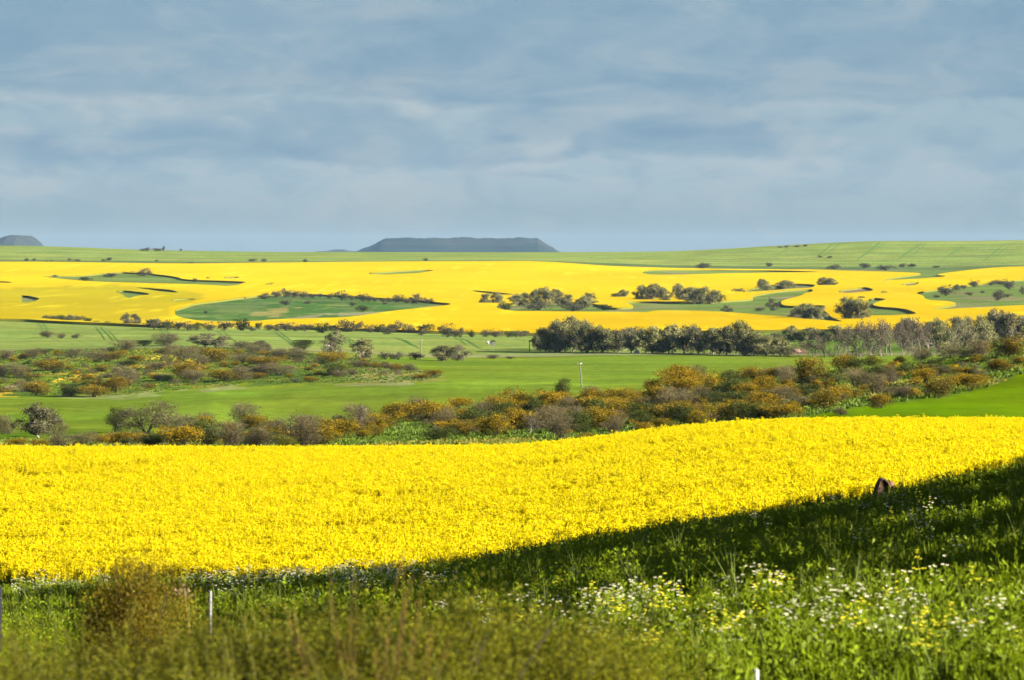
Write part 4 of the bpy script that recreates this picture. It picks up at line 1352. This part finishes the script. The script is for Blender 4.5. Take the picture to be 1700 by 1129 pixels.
def plants():
    by = {}
    for p in PLANTS:
        where = next(t for lim, t in LAND[p['zone']] if p['px'] < lim)
        ratio = p['w'] / p['h']
        c_, noun = WORDS[p['kind']]
        shape = 'low spreading' if ratio > 2.0 else 'broad' if ratio > 1.4 else 'upright' if ratio < .95 else 'rounded'
        p['base'] = '%s %s %s %s' % (shape, c_, noun, where)
        by.setdefault(p['base'], []).append(p)
    for b, L_ in by.items():
        if len(L_) == 1:
            L_[0]['text'] = b
            continue
        L_.sort(key=lambda q: q['h'])
        if len(L_) == 2 and L_[1]['h'] > 1.12 * L_[0]['h']:
            L_[0]['text'], L_[1]['text'] = 'smaller ' + b, 'larger ' + b
            continue
        if len(L_) == 3 and L_[1]['h'] > 1.1 * L_[0]['h'] and L_[2]['h'] > 1.1 * L_[1]['h']:
            L_[0]['text'], L_[1]['text'], L_[2]['text'] = 'smallest ' + b, 'mid-sized ' + b, 'tallest ' + b
            continue
        L_.sort(key=lambda q: q['px'])
        for i, q in enumerate(L_):
            q['text'] = '%s %s' % ('leftmost' if i == 0 else 'rightmost' if i == len(L_) - 1 else ORD[i] + '-from-left', b)
    rg = random.Random(12)
    # the 300 shrubs that show largest stay single; the faintest specks beyond them become one mass
    small = sorted((p for p in PLANTS if WORDS[p['kind']][1] == 'shrub'), key=lambda q: -q['w'] * q['h'])[292:]
    mass = Geo()
    for p in small:
        W, H, ang = p['w'] / F * p['Y'] * 1.2, p['h'] / F * p['Y'] * 1.1, rg.uniform(0, 6.28)
        for me in rg.choice(LIB['far']):
            n, nq = len(me.vertices), len(me.polygons)
            co = np.empty(n * 3, np.float32)
            me.vertices.foreach_get('co', co)
            co = co.reshape(-1, 3).astype(float)
            q_ = np.empty(nq * 4, np.int32)
            me.polygons.foreach_get('vertices', q_)
            cl = np.empty(nq * 4, np.float32)
            me.attributes['Tint'].data.foreach_get('color', cl)
            ca, sa = math.cos(ang), math.sin(ang)
            x, y = co[:, 0] * ca - co[:, 1] * sa, co[:, 0] * sa + co[:, 1] * ca
            mass.add(np.stack([x * W + float(xw(p['px'], p['Y'])), y * W + p['Y'], co[:, 2] * H + float(hgt(p['px'], p['Y']))], 1), q_.reshape(-1, 4), cl.reshape(-1, 4)[:, :3] / ALBEDO)
    tag(obj('distant_scrub', mass.mesh('distant_scrub', [M_LEAF])), 'faint specks of scrub on the far fields and ridge', kind='stuff')
    for p in PLANTS:
        if any(p is q for q in small):
            continue
        kind = p['kind']
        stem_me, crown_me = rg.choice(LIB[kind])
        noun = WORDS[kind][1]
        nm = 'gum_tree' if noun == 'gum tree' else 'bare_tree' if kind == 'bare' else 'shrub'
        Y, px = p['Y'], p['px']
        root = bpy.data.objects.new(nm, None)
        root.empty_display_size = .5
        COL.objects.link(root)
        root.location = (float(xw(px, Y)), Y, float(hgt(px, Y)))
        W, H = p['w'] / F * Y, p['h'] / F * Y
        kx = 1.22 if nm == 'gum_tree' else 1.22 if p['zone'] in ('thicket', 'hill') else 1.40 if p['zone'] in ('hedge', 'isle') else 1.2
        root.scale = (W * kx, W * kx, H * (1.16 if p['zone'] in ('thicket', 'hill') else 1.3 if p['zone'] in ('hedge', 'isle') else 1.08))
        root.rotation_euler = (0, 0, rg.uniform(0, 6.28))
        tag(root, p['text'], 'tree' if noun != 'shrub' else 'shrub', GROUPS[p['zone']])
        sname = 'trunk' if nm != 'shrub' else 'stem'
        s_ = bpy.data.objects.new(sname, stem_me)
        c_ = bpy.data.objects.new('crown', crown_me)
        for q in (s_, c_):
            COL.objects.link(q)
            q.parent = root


plants()


def undergrowth():
    """Low scrub filling the ground between the larger shrubs."""
    rng = np.random.default_rng(77)
    protos = [shrub_mesh(k, 820 + i, 60, 22, .065)[1] for i, k in enumerate(('mustard', 'mustard', 'mustard', 'olive', 'olive', 'grey', 'grey'))]
    out_, sc, ix = [], [], []
    n = 0
    while n < 620:
        px = rng.uniform(180, 1640)
        top = np.interp(px, [180, 450, 550, 640, 750, 850, 950, 1100, 1285, 1400, 1500, 1640], [732, 724, 715, 702, 693, 679, 669, 654, 641, 626, 614, 600])
        bot = np.interp(px, [180, 530, 650, 850, 950, 1100, 1200, 1285, 1440, 1560, 1640], [742, 742, 728, 724, 724, 712, 702, 694, 672, 656, 634])
        py = top + (bot - top) * rng.uniform()
        if any(inside(c_, np.array(px), np.array(py)) for c_ in CLEAR):
            continue
        if px > 1400 and rng.uniform() < .6:
            continue
        Y = find_Y(px, py, *TL)
        h_ = rng.uniform(11, 21) / F * Y
        out_.append((float(xw(px, Y)), Y, float(hgt(px, Y))))
        w_ = h_ * rng.uniform(1.2, 1.9)
        sc.append((w_, w_, h_))
        ix.append(rng.integers(0, 7))
        n += 1
    while n < 780:
        px, py = rng.uniform(-20, 700), rng.uniform(580, 656)
        if not inside([(-60, 655), (200, 652), (420, 630), (690, 626), (640, 606), (420, 582), (200, 584), (-60, 592)], np.array(px), np.array(py)):
            continue
        Y = find_Y(px, py, *HL)
        h_ = rng.uniform(6, 12) / F * Y
        out_.append((float(xw(px, Y)), Y, float(hgt(px, Y))))
        sc.append((h_ * 2, h_ * 2, h_))
        ix.append(rng.integers(0, 7))
        n += 1
    scatter('undergrowth', out_, rand_rot(n, .05, rng), sc, ix, protos, 'low mustard and olive scrub filling in between the larger shrubs')


undergrowth()


def added_shade_gums():
    """Gums added out of view on the bank, to band the grass with shade."""
    for k, (x, Y, w_, h_, lab) in enumerate((
            (11.8, 41.2, 4.2, 4.5, 'added rounded low shade gum between the small roadside gum and the bank row'),
            (12.6, 45.5, 4.6, 5.2, 'added leafy shade gum at the near end of the bank row'),
            (13.8, 49.5, 4.2, 5.2, 'second added shade gum of the close row along the roadside bank'),
            (13, 53.5, 4.8, 5.6, 'third added shade gum of the close row along the roadside bank'),
            (15.8, 57.5, 4.4, 5.6, 'fourth added shade gum of the close row along the roadside bank'),
            (13.4, 62, 5, 5.8, 'fifth added shade gum of the close row along the roadside bank'),
            (14.2, 66.5, 5.2, 6.4, 'sixth added shade gum of the close row along the roadside bank'),
            (14.2, 71, 5, 5.3, 'seventh added shade gum of the close row along the roadside bank'),
            (15.6, 75.5, 5.4, 4.9, 'eighth added shade gum of the close row along the roadside bank'),
            (16.2, 80.5, 5.0, 3.9, 'ninth added shade gum of the close row along the roadside bank'),
            (9.8, 31.5, 2.6, 2.3, 'small added shade gum on the roadside bank'))):
        t = bpy.data.objects.new('gum_tree', None)  # unseen tree, added for its shade on the grass
        COL.objects.link(t)
        t.location = (x, Y, float(hgt(px_of(x, Y), Y)))
        t.scale = (w_ * 1.05, w_ * 1.05, h_)
        t.rotation_euler = (0, 0, k * 1.9)
        tag(t, lab, 'tree', 'unseen gums added to shade the roadside bank')
        for nm, m_ in zip(('trunk', 'crown'), LIB['gum'][k % 6]):
            obj(nm, m_, t)


added_shade_gums()

# ------------------------------------------------------------------ poles, windmill, rocks


def place(px, py, lo, hi):
    Y = find_Y(px, py, lo, hi)
    return np.array([float(xw(px, Y)), Y, float(hgt(px, Y))])


def thing(name, label, cat, loc, group=None, rz=0.0):
    o = bpy.data.objects.new(name, None)
    o.empty_display_size = .3
    COL.objects.link(o)
    o.location = loc
    o.rotation_euler = (0, 0, rz)
    return tag(o, label, cat, group)


def pole(px, py, h_px, lo, hi, lean, label, r=.17):
    L_ = place(px, py, lo, hi)
    H = h_px / F * L_[1]
    t = thing('power_pole', label, 'pole', L_, 'power poles in the valley', .3)
    g = Geo()
    g.tube([(0, 0, -.3), (lean * .5, 0, H * .5), (lean, 0, H)], [r, r * .85, r * .7], (.18, .175, .15), 7)
    obj('shaft', g.mesh('shaft', [M_SOLID]), t)
    g = Geo()
    g.box((lean - .55, -.08, H - .55), (lean + .55, .04, H - .40), (.40, .35, .30))
    ca = obj('crossarm', g.mesh('crossarm', [M_SOLID]), t)
    for k in (-.45, .45):
        g = Geo()
        g.tube([(lean + k, -.02, H - .40), (lean + k, -.02, H - .2)], [.06, .04], (.55, .5, .45), 6)
        obj('insulator', g.mesh('insulator', [M_SOLID]), ca)


pole(699, 598, 36, 900, 1140, .0, 'tall pale power pole in the green field beside the round gum', .18)
pole(966, 644, 43, 560, 1000, -.5, 'leaning pale power pole above the ridge thicket', .16)
pole(879, 585, 20, 1060, 1200, 0, 'short pale power pole beside the dark end of the gum belt', .14)
pole(544, 596, 24, 900, 1120, 0, 'slim pale power pole among trees on the scrubby hill', .14)
pole(600, 700, 28, 400, 520, .1, 'thin pale power pole rising out of the ridge thicket', .09)


def windmill():
    L_ = place(817, 583, 1100, 1420)
    t = thing('windmill', 'small farm windmill with dark round wheel and white tail in pale wheat', 'windmill', L_)
    H = 2.4
    for a in range(4):
        g = Geo()
        x, y = (.45, -.45)[a % 2], (.45, -.45)[a // 2]
        g.tube([(x, y, -.1), (x * .15, y * .15, H)], [.05, .04], (.22, .21, .20), 4)
        obj('leg', g.mesh('leg', [M_SOLID]), t)
    g = Geo()
    for a in range(14):
        th = a * 2 * math.pi / 14
        c_, s_ = math.cos(th), math.sin(th)
        c2, s2 = math.cos(th + .33), math.sin(th + .33)
        g.add([(c_ * .25 + .25, -.3, H + s_ * .25), (c2 * .25 + .25, -.24, H + s2 * .25), (c2 * .95 + .25, -.22, H + s2 * .95), (c_ * .95 + .25, -.36, H + s_ * .95)], [(0, 1, 2, 3)], (.16, .14, .14))
    obj('wheel', g.mesh('wheel', [M_SOLID]), t)
    g = Geo()
    g.box((-1.7, -.03, H - .35), (-.9, .03, H + .4), (.72, .70, .66))
    obj('tail', g.mesh('tail', [M_SOLID]), t)
    g = Geo()
    g.tube([(-1.0, 0, H), (.25, -.25, H)], [.05, .05], (.22, .21, .20), 5)
    obj('boom', g.mesh('boom', [M_SOLID]), t)


windmill()


def rock(px, py, lo, hi, w_px, h_px, col, seed, label, name='rock', peak=None):
    L_ = place(px, py, lo, hi)
    rng = np.random.default_rng(seed)
    W, H = w_px / F * L_[1], h_px / F * L_[1]
    nu, nv = 14, 8
    V = []
    for i in range(nv):
        t = i / (nv - 1)
        for j in range(nu):
            th = j * 2 * math.pi / nu
            r = (1 - t ** 2.2) * .5 + .02
            r *= 1 + .22 * rng.uniform(-1, 1)
            x, y, z = math.cos(th) * r * W, math.sin(th) * r * W * .8, t * H * (1 + .06 * rng.uniform(-1, 1))
            if peak is not None:
                x += peak * W * t
            V.append((x, y, z - .05 * H))
    Q = [(i * nu + j, i * nu + (j + 1) % nu, (i + 1) * nu + (j + 1) % nu, (i + 1) * nu + j) for i in range(nv - 1) for j in range(nu)]
    cols = np.array(col)[None] * rng.uniform(.75, 1.25, (len(Q), 1))
    o = obj(name, mesh_np(name, V, Q, [M_SOLID], cols), None, L_)
    return tag(o, label, 'rock')


rock(1293, 571, 1120, 1420, 13, 9, (.50, .42, .36), 2, 'pale pinkish boulder by the track at the wood edge')
rock(1057, 588, 1040, 1120, 9, 9, (.50, .48, .46), 3, 'pale boulder in the gap of the valley gum belt')
rock(1322, 585, 1050, 1130, 15, 6, (.40, .24, .18), 4, 'low reddish boulder under the grey wood')
rock(1402, 664, 300, 520, 10, 5, (.45, .42, .38), 6, 'small grey stone at the edge of the ridge thicket')


def stump():
    """Dark weathered stump on the lip of the bank, cut slanting to a blunt peak."""
    L_ = place(1462, 834, 62, 90)
    L_[2] += .03
    k = L_[1] / F
    t = thing('tree_stump', 'dark brown broken stump on the lip of the grass bank before the canola', 'stump', L_)
    rng = np.random.default_rng(9)
    P = [(-17, 0), (-13, 22), (-8, 38), (-3, 48), (8, 47), (14, 42), (20, 30), (24, 14), (26, 0)]
    dep = 15
    V, Q = [], []
    n = len(P)
    for s_ in range(6):
        f_ = s_ / 5
        y = (f_ - .5) * 2 * dep
        kk_ = .72 + .28 * math.sin(math.pi * f_)
        for (x, z) in P:
            V.append(((4 + (x - 4) * kk_ + rng.uniform(-1.5, 1.5)) * k, (y + rng.uniform(-2, 2)) * k, (z * (.8 + .2 * kk_) + rng.uniform(-1.5, 1.5) - 3) * k))
    for s_ in range(5):
        for j in range(n - 1):
            Q.append((s_ * n + j, s_ * n + j + 1, (s_ + 1) * n + j + 1, (s_ + 1) * n + j))
    for s_ in (0, 5):
        b = s_ * n
        for j in range(n // 2):
            Q.append((b + j, b + j + 1, b + n - 2 - j, b + n - 1 - j) if j < n // 2 else (b, b, b, b))
    cols = np.array([.085, .050, .030])[None] * rng.uniform(.7, 1.3, (len(Q), 1))
    obj('trunk', mesh_np('trunk', V, Q, [M_SOLID], cols), t)
    g = Geo()
    g.add([((14) * k, -6 * k, 43 * k), (23 * k, -6 * k, 36 * k), (23 * k, 6 * k, 36 * k), (14 * k, 6 * k, 43 * k), (14 * k, -6 * k, 36 * k), (23 * k, -6 * k, 30 * k), (23 * k, 6 * k, 30 * k), (14 * k, 6 * k, 36 * k)],
          [(0, 1, 2, 3), (0, 4, 5, 1), (1, 5, 6, 2), (2, 6, 7, 3), (3, 7, 4, 0)], (.20, .115, .08))
    obj('broken_edge', g.mesh('broken_edge', [M_SOLID]), t)


stump()

# ------------------------------------------------------------------ fence posts by the verge


def post(px, py_top, Y, r, col, label, h=1.15):
    x = float(xw(px, Y))
    zt = EYE - (py_top - HZ) / F * Y
    t = thing('fence_post', label, 'post', (x, Y, zt - h), 'fence posts along the verge')
    g = Geo()
    th = np.arange(8) * math.pi / 4
    g.tube([(0, 0, -.5), (0, 0, .5), (.004, 0, h)], [r, r, r * .95], col, 8)
    ring = [(.004 + r * .95 * math.cos(a), r * .95 * math.sin(a), h) for a in th]
    V = ring + [(.004, 0, h + r * .25)]
    g.add(V, [(i, (i + 1) % 8, 8, 8) for i in range(0)] or [(0, 1, 2, 8), (2, 3, 4, 8), (4, 5, 6, 8), (6, 7, 0, 8)], np.array(col) * 1.1)
    obj('shaft', g.mesh('shaft', [M_SOLID]), t)
    for k, z in enumerate((h - .14, h - .5)):
        g = Geo()
        a2 = np.linspace(0, 2 * math.pi, 9)
        g.tube(np.stack([np.cos(a2) * r * 1.12, np.sin(a2) * r * 1.12, 0 * a2 + z], 1), .004, (.12, .11, .11), 4)
        obj('wire_tie', g.mesh('wire_tie', [M_SOLID]), t)


post(347.5, 983, 46, .022, (.30, .28, .30), 'weathered white fence post beside the brown bush')
post(1255, 1114, 29, .026, (.48, .48, .50), 'white fence post top among the white wildflowers')
post(-2.5, 976, 46, .030, (.02, .022, .035), 'dark blue-grey fence post at the dark edge of the canola')

# ------------------------------------------------------------------ broom bushes in front


def broom_mesh(seed, nshoot, nneedle, col, tip, r=.5, twig=(.10, .062, .022), nl=.055):
    """Unit broom bush of upright feathery shoots."""
    rng = np.random.default_rng(seed)
    g, s = Geo(), Geo()
    for i in range(nshoot):
        az = rng.uniform(0, 6.28)
        rr = math.sqrt(rng.uniform()) * r * .55
        d = np.array([math.cos(az), math.sin(az), 0])
        b = d * rr * .35 + np.array([0, 0, .0])
        L_ = rng.uniform(.55, 1.05) * (1 - .35 * (rr / (r * .55)) ** 2)
        lean = (rr / (r * .55)) * rng.uniform(.35, .8) + rng.normal(0, .1)
        P = [b]
        dd = unit(d * lean + np.array([0, 0, 1.0]))
        for k in range(5):
            dd = unit(dd + rng.normal(size=3) * .10)
            P.append(P[-1] + dd * L_ / 5)
        P = np.array(P)
        s.tube(P, np.linspace(.009, .002, 6), np.array(twig) * rng.uniform(.7, 1.5), 3)
        n = nneedle
        t = rng.uniform(.22, 1, n) ** .8 * 4.999
        k = t.astype(int)
        f_ = (t - k)[:, None]
        B = P[k] * (1 - f_) + P[k + 1] * f_
        tv = unit(P[k + 1] - P[k])
        A = unit(tv * .9 + rng.normal(size=(n, 3)) * .6)
        Ln = nl * rng.uniform(.6, 1.5, n) * (1.45 - .2 * t)
        mixv = np.clip((t / 5 - .35) * 1.5, 0, 1)[:, None] * rng.uniform(.4, 1, (n, 1))
        cc = (np.array(col) * (1 - mixv) + np.array(tip) * mixv) * rng.uniform(.75, 1.25, (n, 1)) * rng.uniform(.85, 1.15)
        g.leaves(B + A * Ln[:, None] * .5, A, Ln, Ln * .14, cc, rng)
    return s.mesh('twigs', [M_BARK]), g.mesh('foliage', [M_LEAF])


BROOM = [broom_mesh(700 + i, 130, 330, (.065, .072, .008), (.29, .275, .007), twig=(.10, .10, .02), nl=.030) for i in range(3)]
PALETTE['broom'] = ([.044, .053, .006], [.235, .225, .007], .54)
BROOM = [b + shrub_mesh('broom', 760 + i, 210, 380, .0085) for i, b in enumerate(BROOM)]
WISP = broom_mesh(730, 60, 110, (.13, .085, .02), (.34, .22, .02), .75, nl=.03)


def bush(me, px, py_top, Y, w_, h_, label, rz, name='broom_bush', group='olive broom bushes at the front'):
    x = float(xw(px, Y))
    zt = EYE - (py_top - HZ) / F * Y
    zg = float(hgt(px, Y))
    H = zt - zg if h_ is None else h_
    t = thing(name, label, 'bush', (x, Y, zg), group, rz)
    t.scale = (w_, w_, H * .98)
    for nm, m_ in zip(('stem', 'foliage', 'inner_stem', 'inner_foliage'), me):
        q = obj(nm, m_, t)
        if nm.startswith('inner'):
            q.scale = (1.06, 1.06, 1.0)


for k, (px, pt, Y, w_, lab) in enumerate(((20, 1030, 19, 2.0, 'olive broom bush in the corner below the dark fence post'),
                                          (150, 1018, 18, 2.0, 'olive broom bush below the tall brown bush'),
                                          (300, 1005, 19.5, 2.1, 'olive broom bush at the foot of the white fence post'),
                                          (420, 1000, 18, 2.0, 'olive broom bush just past the white fence post'),
                                          (545, 985, 19, 2.1, 'olive broom bush below the white flower clump'),
                                          (680, 962, 18.5, 2.2, 'tallest olive broom bush of the front row, in its middle'),
                                          (790, 985, 19, 2.1, 'olive broom bush next to the tallest one, before the dark grass'),
                                          (890, 1050, 18, 2.0, 'last olive broom bush, sloping down to the wildflowers'),
                                          (80, 1085, 15.5, 1.7, 'low dark broom bush at the bottom corner'),
                                          (360, 1070, 15.5, 1.8, 'low broom bush in front of the white fence post'),
                                          (620, 1060, 15.5, 1.8, 'low broom bush in front of the tallest one'),
                                          (840, 1080, 15.5, 1.6, 'low broom bush beside the wildflower patch'))):
    bush(BROOM[k % 3], px, pt - 22, Y, w_, None, lab, k * 1.7)
PALETTE['brown'] = ([.060, .048, .010], [.36, .26, .010], .48)
DENSE = broom_mesh(720, 60, 150, (.085, .060, .013), (.36, .25, .014), twig=(.07, .045, .02), nl=.026) + shrub_mesh('brown', 757, 300, 150, .013)
DENSE2 = broom_mesh(721, 40, 110, (.085, .060, .013), (.36, .25, .014), twig=(.07, .045, .02), nl=.03) + shrub_mesh('brown', 752, 120, 110, .016)
bush(DENSE, 212, 886, 30, .96, None, 'tall blurred brown bush standing against the yellow canola', .4, 'brown_bush', None)
bush(DENSE2, 290, 925, 31, .6, None, 'small brown bush leaning beside the tall brown one', 2.4, 'brown_bush', None)
bush(WISP, 610, 880, 17, .95, None, 'sparse blurred brown twigs reaching over the canola edge', 1.0, 'wispy_shrub', None)


def stalk():
    Y = 34
    x0, x1 = float(xw(328, Y)), float(xw(306, Y))
    zt = EYE - (994 - HZ) / F * Y
    zg = float(hgt(328, Y))
    t = thing('dried_stalk', 'pale dry flower stalk with bare umbel beside the white fence post', 'plant', (x0, Y, zg))
    g = Geo()
    dx, dz = x1 - x0, zt - zg
    g.tube([(0, 0, 0), (dx * .35, 0, dz * .5), (dx, 0, dz)], [.006, .005, .004], (.42, .30, .13), 5)
    obj('stem', g.mesh('stem', [M_SOLID]), t)
    g = Geo()
    rng = np.random.default_rng(3)
    for i in range(16):
        d = unit(np.array([rng.uniform(-1, .7), rng.uniform(-.6, .6), rng.uniform(.15, 1)]))
        e = np.array([dx, 0, dz]) + d * rng.uniform(.08, .15)
        g.tube([(dx, 0, dz), e], [.002, .0015], (.40, .28, .16), 3)
        g.leaves(e[None] + rng.normal(size=(3, 3)) * .008, rng.normal(size=(3, 3)), .02, .014, np.array([.42, .28, .18]), rng)
    obj('umbel', g.mesh('umbel', [M_SOLID]), t)


stalk()
